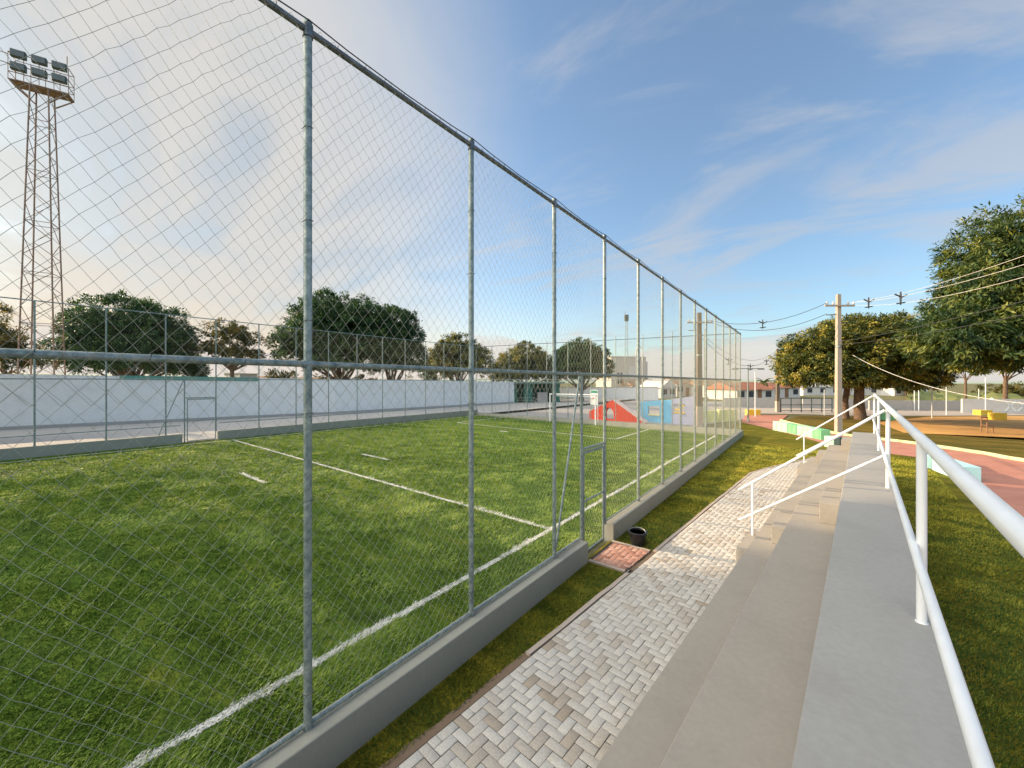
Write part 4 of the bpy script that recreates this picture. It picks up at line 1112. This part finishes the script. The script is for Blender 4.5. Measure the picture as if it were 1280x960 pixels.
mb = MB(); mb.box(la_+Vector((.55, .2, .88)), (.8, .3, .1), 0, .02); mb.box(la_+Vector((.45, .2, 1.15)), (.35, .3, .12), 0, .02); mb.box(la_+Vector((.75, .2, 1.45)), (.4, .3, .1), 0, .02)
mb.build('yellow_bars', M['yellow'], lw)
def bench_seg(a, b, t, h, name, mat, label, cat='bench', bev=.02, group=None):
    a, b = Vector(a), Vector(b); c = (a+b)/2; l = (b-a).length; rot = math.atan2(b.y-a.y, b.x-a.x)
    n = Vector((-math.sin(rot), math.cos(rot), 0))*t/2; c = c+n
    m = MB(); m.box((c.x, c.y, h/2-.02), (l, t, h+.04), rot, bev)
    return tag(m.build(name, mat, loc=(c.x, c.y, 0)), label, cat, group)
bench_seg(G(879, 527.5), G(897, 527.5), .4, .95, 'low_wall', M['lime'], 'pale lime low wall seen through the fence next to the dark pole', 'low wall')
bench_seg(G(899, 527), G(922, 526.5), .4, 1.0, 'low_wall', M['lime'], 'pale lime low wall seen through the fence at its far corner', 'low wall')
bench_seg(G(935, 519), G(951, 519), .5, .55, 'block_bench', M['yellow'], 'yellow block bench on the pink paving beyond the fence corner', 'bench')
gp = 'green block benches along the track'
bench_seg(G(966, 537.5), G(984, 541), .5, .62, 'block_bench', M['mint'], 'mint block bench farthest along the row by the lime kerb', 'bench')
bench_seg(G(984.6, 541), G(995, 543.5), .5, .60, 'block_bench', M['midgreen'], 'darker green block between the two mint benches', 'bench')
bench_seg(G(995.6, 543.5), G(1015, 547.5), .5, .60, 'block_bench', M['mint'], 'mint block bench between two green blocks', 'bench')
bench_seg(G(1015.6, 547.5), G(1026, 550), .5, .58, 'block_bench', M['midgreen'], 'green end block of the row by the far handrail', 'bench')
bench_seg(G(1030, 558), G(1042, 560), .5, .55, 'block_bench', M['mint'], 'pale green block next to the foot of the concrete pole', 'bench')
bench_seg(G(1042.6, 560), G(1050, 561), .5, .55, 'block_bench', M['steel_dark'], 'dark green block at the foot of the concrete pole', 'bench')
bench_seg(B(1.95, 21.6), B(2.45, 19.7), .5, .5, 'block_bench', M['cyan'], 'pale cyan block bench on the track, nearer of two', 'bench')
bench_seg(B(1.8, 23.4), B(1.87, 21.75), .5, .5, 'block_bench', M['cyan'], 'pale cyan block bench on the track, behind the other cyan one', 'bench')
bench_seg(G(1103, 525), G(1121, 525.5), .5, .95, 'block_bench', M['midgreen'], 'green block behind the railing corner of the bleachers', 'bench')
bench_seg(G(1226, 519), G(1241, 519), .7, .5, 'block_bench', M['yellow'], 'yellow block bench on the dirt court, the farther one', 'bench')
bench_seg(G(1242, 525), G(1259, 525.5), .8, .62, 'block_bench', M['yellow'], 'yellow block bench on the dirt court, nearest the white footed tree', 'bench')
# little wooden chair
cb_ = G(1234, 541.5); ch = thing('wooden_chair', cb_, 'small bare wooden chair frame standing on the dry grass', 'chair')
for sx_, sy_, h_ in ((-.19, .16, 1.0), (.19, .16, 1.0), (-.19, -.16, .48), (.19, -.16, .48)):
    q = cb_+Vector(cam_off(sx_, sy_, 0)); MB().box(q+Vector((0, 0, h_/2-.01)), (.045, .045, h_), PHI).build('leg', M['wood'], ch)
MB().box(cb_+Vector((0, 0, .52)), (.46, .4, .05), PHI, .01).build('seat', M['wood'], ch)
mb = MB()
for z_ in (.78, 1.02): mb.box(cb_+Vector(cam_off(0, .16, z_)), (.44, .05, .09), PHI, .01)
mb.build('backrest', M['wood'], ch)

# ------------------------------------------------------------------ buildings
def facing(a, b):                         # plan frame: a left end, b right end as seen, away normal
    a, b = Vector((a[0], a[1], 0)), Vector((b[0], b[1], 0)); d = (b-a).normalized(); return a, d, Vector((-d.y, d.x, 0)), (b-a).length
def house(px0, px1, z, hw, rise, dep, wm, rm, label, wins=2, door=True, cat='house', name='house', gable=False):
    a, b = at_depth(px0, z), at_depth(px1, z+2); a, d, n, l = facing(a, b); rot = math.atan2(d.y, d.x)
    t = thing(name, a, label, cat); c = a+d*l/2+n*dep/2
    m = MB().box(c+Vector((0, 0, hw/2-.03)), (l, dep, hw+.06), rot); m.build('wall', wm, t)
    m = MB(); e = .35
    def q(s, k, zz): return a+d*s+n*k+Vector((0, 0, zz))
    if gable:
        m.add([q(-e, -e, hw-.1), q(l/2, -e, hw+rise), q(l+e, -e, hw-.1), q(-e, dep+e, hw-.1), q(l/2, dep+e, hw+rise), q(l+e, dep+e, hw-.1)], [(0, 1, 4, 3), (1, 2, 5, 4), (0, 2, 1), (3, 4, 5), (0, 3, 5, 2)])
    else:
        m.add([q(-e, -e, hw+.01), q(l+e, -e, hw+.01), q(l+e, dep+e, hw+.01), q(-e, dep+e, hw+.01), q(-e, dep/2, hw+rise), q(l+e, dep/2, hw+rise)], [(0, 1, 5, 4), (2, 3, 4, 5), (0, 4, 3), (1, 2, 5), (3, 2, 1, 0)])
    m.build('roof', rm, t)
    slots = np.linspace(0, l, wins+(1 if door else 0)+1); slots = (slots[:-1]+slots[1:])/2
    for i, s in enumerate(slots):
        if door and i == len(slots)//2:
            MB().box(q(s, -.02, 1.05), (.95, .1, 2.1), rot).build('door', M['wood'], t)
        else:
            w_ = MB().box(q(s, -.01, hw*.58), (1.3, .1, 1.1), rot).build('window', M['window'], t)
    return t
house(826, 845, 82, 2.2, 1.7, 6, M['render_white'], M['render_white'], 'small white gabled house behind the play walls', 2, False, gable=True)
house(790, 825, 95, 2.6, 1.6, 8, M['brick'], M['roof_brown'], 'brown roofed brick house beyond the second white wall', 3)
house(846, 872, 90, 3.0, 1.5, 7, M['render_cream'], M['roof_brown'], 'cream house with brown roof behind the lavender wall', 2)
house(884, 922, 86, 2.7, 1.3, 7, M['render_white'], M['roof_brown'], 'low white house with brown roof behind the fence corner', 3)
house(921, 966, 72, 1.9, 1.5, 8, M['render_white'], M['roof'], 'white house with clay tile roof right of the fence corner', 3)
house(966, 1000, 84, 2.1, 1.2, 7, M['render_white'], M['roof'], 'white house with orange roof behind the thin dark pole', 2)
house(1004, 1100, 98, 2.2, .6, 10, M['render_white'], M['apron'], 'long low white building behind the sunlit mango tree', 5)
house(1118, 1160, 96, 2.0, .5, 8, M['render_white'], M['apron'], 'low pale flat building behind the grey wall', 3)
# houses seen over the white wall
house(325, 352, 75, 3.9, .7, 8, M['render_cream'], M['roof_brown'], 'brownish roofed house over the wall left of the broad mango', 2, False)
house(372, 415, 78, 3.7, .7, 8, M['render_white'], M['roof_brown'], 'white house with brown roof over the wall behind the nearest post', 3, False)
house(425, 446, 70, 3.8, .8, 6, M['render_white'], M['render_white'], 'small white house over the wall right of the broad mango trunk', 2, False)
house(300, 322, 56, 4.6, .1, 5, M['render_white'], M['apron'], 'flat roofed white block over the wall behind the airy tree', 1, False)
# cream church-like building
a, d, n, l = facing(at_depth(764, 98), at_depth(811, 101)); rot = math.atan2(d.y, d.x)
cbd = thing('cream_building', a, 'tall cream flat roofed building right of the dome-shaped mango', 'building')
def q(s, k, zz): return a+d*s+n*k+Vector((0, 0, zz))
MB().box(q(l*.46, 4, 4.85), (l*.92, 8, 9.8), rot).build('wall', M['render_cream'], cbd)
MB().box(q(l*.90, 3, 4.4), (l*.2, 5, 8.8), rot).build('side_wing', M['render_white'], cbd)
MB().box(q(l*.46, 4, 9.85), (l*.92+.2, 8.2, .2), rot).build('parapet', M['render_cream'], cbd)
for s in (.18, .26):
    for zz in (1.6, 3.6, 5.2): MB().box(q(l*s, -.02, zz), (.5, .12, 1.2), rot).build('window', M['window'], cbd)
MB().box(q(l*.55, -.02, 5.6), (1.5, .14, 3.8), rot).build('niche', M['render_white'], cbd)
for s in (.76, .93): MB().box(q(l*s, -.03, 3.2), (.9, .14, 2.4), rot).build('window', M['window'], cbd)
ap = at_depth(799, 62)
arc = thing('pipe_arch', ap, 'tall narrow white pipe arch in front of the cream building', 'arch')
pts_ = [ap+Vector(cam_off(-.5, 0, 0)), ap+Vector(cam_off(-.5, 0, 8.4))]+[ap+Vector(cam_off(-.5*math.cos(t), 0, 8.4+.6*math.sin(t))) for t in np.linspace(.2, math.pi-.2, 8)]+[ap+Vector(cam_off(.5, 0, 8.4)), ap+Vector(cam_off(.5, 0, 0))]
MB().tube(pts_, .09, 8).build('pipe', M['render_white'], arc, smooth=True)
MB().tube([ap+Vector(cam_off(-.5, 0, 3)), ap+Vector(cam_off(.5, 0, 3))], .05, 6).build('crosspiece', M['render_white'], arc)
# green pavilion
a, d, n, l = facing(at_depth(643, 59), at_depth(700, 61)); rot = math.atan2(d.y, d.x)
gpv = thing('pavilion', a, 'dark green pavilion with flat grey roof at the end of the white wall', 'pavilion')
m = MB()
m.box(q(.2, 2, 1.55), (.4, 4, 3.2), rot); m.box(q(l-.5, 2, 1.55), (1.0, 4, 3.2), rot); m.box(q(l/2, 3.9, 1.55), (l-.1, .2, 3.2), rot); m.box(q(l*.30, .2, 1.55), (1.4, .3, 3.2), rot)
m.build('wall', M['pav_green'], gpv)
MB().box(q(l/2, 1.7, 3.28), (l+1.0, 5.2, .3), rot, .03).build('roof', M['pav_roof'], gpv)
MB().box(q(l*.62, .35, .95), (1.6, .5, 1.6), rot, .02).build('counter', M['apron'], gpv)
mb = MB()
for s in (0, 1.3, 2.6): mb.tube([q(s, -1.5, .1), q(s, -1.5, 1.0)], .04, 6)
mb.tube([q(0, -1.5, 1.0), q(2.6, -1.5, 1.0), q(3.6, -2.6, .3)], .04, 6); mb.tube([q(0, -1.5, .6), q(2.6, -1.5, .6), q(3.5, -2.6, .0)], .035, 6)
tag(mb.build('ramp_railing', M['galv'], loc=q(1, -1.5, 0)), 'grey tube ramp railing before the green pavilion', 'railing')
# lamp posts and court posts
def lamp(px, py, top, label, tee=1.3, r=.055):
    b = G(px, py); z = F*H/(py-CY); h = P(px, top, z).z; t = thing('lamp_post', b, label, 'lamp post')
    MB().tube([b-Vector((0, 0, .05)), b+Vector((0, 0, h))], [r*1.2, r*.8], 8).build('pole', M['galv'], t, smooth=True)
    lathe(MB(), b, [(.16, 0), (.14, .2), (.07, .28)], 10).build('base', M['edging'], t)
    MB().box(b+Vector((0, 0, h-.12)), (tee*2, .12, .06), PHI, .01).build('lamp_arm', M['galv'], t)
    for s in (-1, 1): MB().box(b+Vector(cam_off(s*(tee-.2), 0, h-.16)), (.5, .2, .08), PHI, .02).build('lamp_head', M['lamp_body'], t)
lamp(935, 527, 459, 'white T-shaped lamp post on the pink paving by the fence corner')
lamp(447, 494, 455, 'distant T-shaped lamp post over the wall before the mango trees', 1.1, .08)
for k, (px, py, top_, lab) in enumerate(((944, 521, 465, 'plain white pole just right of the T-shaped lamp post'), (1030.5, 518.5, 487, 'white pole by the metal railing, left of the concrete pole'),
        (1143, 513, 480, 'white court pole, leftmost of those by the grey wall'), (1148.5, 513.5, 479, 'white court pole close beside another by the grey wall'),
        (1165, 523, 470, 'white court pole standing on the dirt, nearest the track'), (1183, 518.5, 470, 'white court pole before the green slope'),
        (1232, 517, 472, 'white court pole behind the yellow benches'), (1223.5, 513, 486, 'short white court pole left of the yellow benches'))):
    b = G(px, py); z = F*H/(py-CY); h = P(px, top_, z).z
    m = MB().tube([b-Vector((0, 0, .1)), b+Vector((0, 0, h))], .042, 8); tag(m.build('court_pole', M['white_paint'], loc=b, smooth=True), lab, 'pole')
# railing fence, walls
fa, fb = G(976, 515), G(1040, 515); a, d, n, l = facing(fa, fb)
mf = thing('metal_railing', a, 'dark metal railing fence left of the mango trunk', 'fence')
for s in np.linspace(0, l, 6): MB().tube([q(s, 0, -.05), q(s, 0, 1.55)], .05, 6).build('post', M['steel_dark'], mf)
for zz in (1.5, .8, .15): MB().tube([q(0, 0, zz), q(l, 0, zz)], .035, 6).build('rail', M['steel_dark'], mf)
for (xa, ya, xb, yb, hh, mt, lab) in ((1086, 512.5, 1202, 513, 1.15, 'apron', 'low grey wall beyond the dirt court'), (1202, 515.5, 1300, 517, 1.5, 'render_white', 'pale wall beyond the yellow benches on the right'), (905, 509, 1000, 509.5, 1.25, 'apron', 'grey wall across the road before the clay roofed houses'), (1003, 510, 1085, 510.5, 1.2, 'apron', 'grey wall behind the metal railing and mango trunk')):
    a_, b_ = G(xa, ya), G(xb, yb); w_ = MB().wallseg(a_, b_, .2, -.05, hh).build('boundary_wall', M[mt], loc=a_); tag(w_, lab, 'wall')
    if xa == 1202:
        aw, dw, nw, lw_ = facing(a_, b_); mb = MB()
        for s in (lw_*.62, lw_*.78):
            for k in (-1, 1): mb.slab([aw+dw*(s-.55*k)-nw*.13+Vector((0, 0, .2)), aw+dw*(s-.35*k)-nw*.13+Vector((0, 0, .2)), aw+dw*(s+.55*k)-nw*.13+Vector((0, 0, 1.35)), aw+dw*(s+.35*k)-nw*.13+Vector((0, 0, 1.35))], nw, .02+.004*k)
        x_ = mb.build('cross_pattern', M['white_paint'], loc=a_); x_.parent = w_; x_.location = (0, 0, 0)
bpil = G(1240, 513); tag(lathe(MB(), bpil, [(.25, 0), (.24, 1.0), (.16, 1.1), (.2, 1.35), (.05, 1.5)], 12).build('pillar', M['white_paint'], loc=bpil), 'short white pillar by the yellow benches', 'pillar')

# ------------------------------------------------------------------ hills
def ridge(name, dist, az0, az1, h, mat, seed, base=-2, n=90, depth=600):
    rg = random.Random(seed); V = []; f = []; ph = [rg.uniform(0, 6) for _ in range(5)]
    for i in range(n+1):
        t = i/n; az = R(az0+(az1-az0)*t)
        hh = h*(.55+.25*math.sin(t*5+ph[0])+.15*math.sin(t*13+ph[1])+.06*math.sin(t*31+ph[2])+.03*math.sin(t*67+ph[3]))
        for dd, k in ((0, 0), (.35, .55), (.7, .92), (1, 1), (1.4, .7), (2.2, 0)):
            r_ = dist+depth*dd; V.append((-math.sin(az)*r_, math.cos(az)*r_, base+max(hh, 1)*k+ (0 if k in (0,) else .3*math.sin(i*1.7+dd*9))))
    for i in range(n):
        for k in range(5): f.append((i*6+k, i*6+k+1, i*6+7+k, i*6+6+k))
    m = MB(); m.add(V, [x[::-1] for x in f]); return struct(m.build(name, M[mat], smooth=True))
ridge('hills', 1500, 110, -60, 42, 'hill', 4)
ridge('hillside', 75, -8, -22, 3.2, 'hill2', 9, -.1, 40, 50)
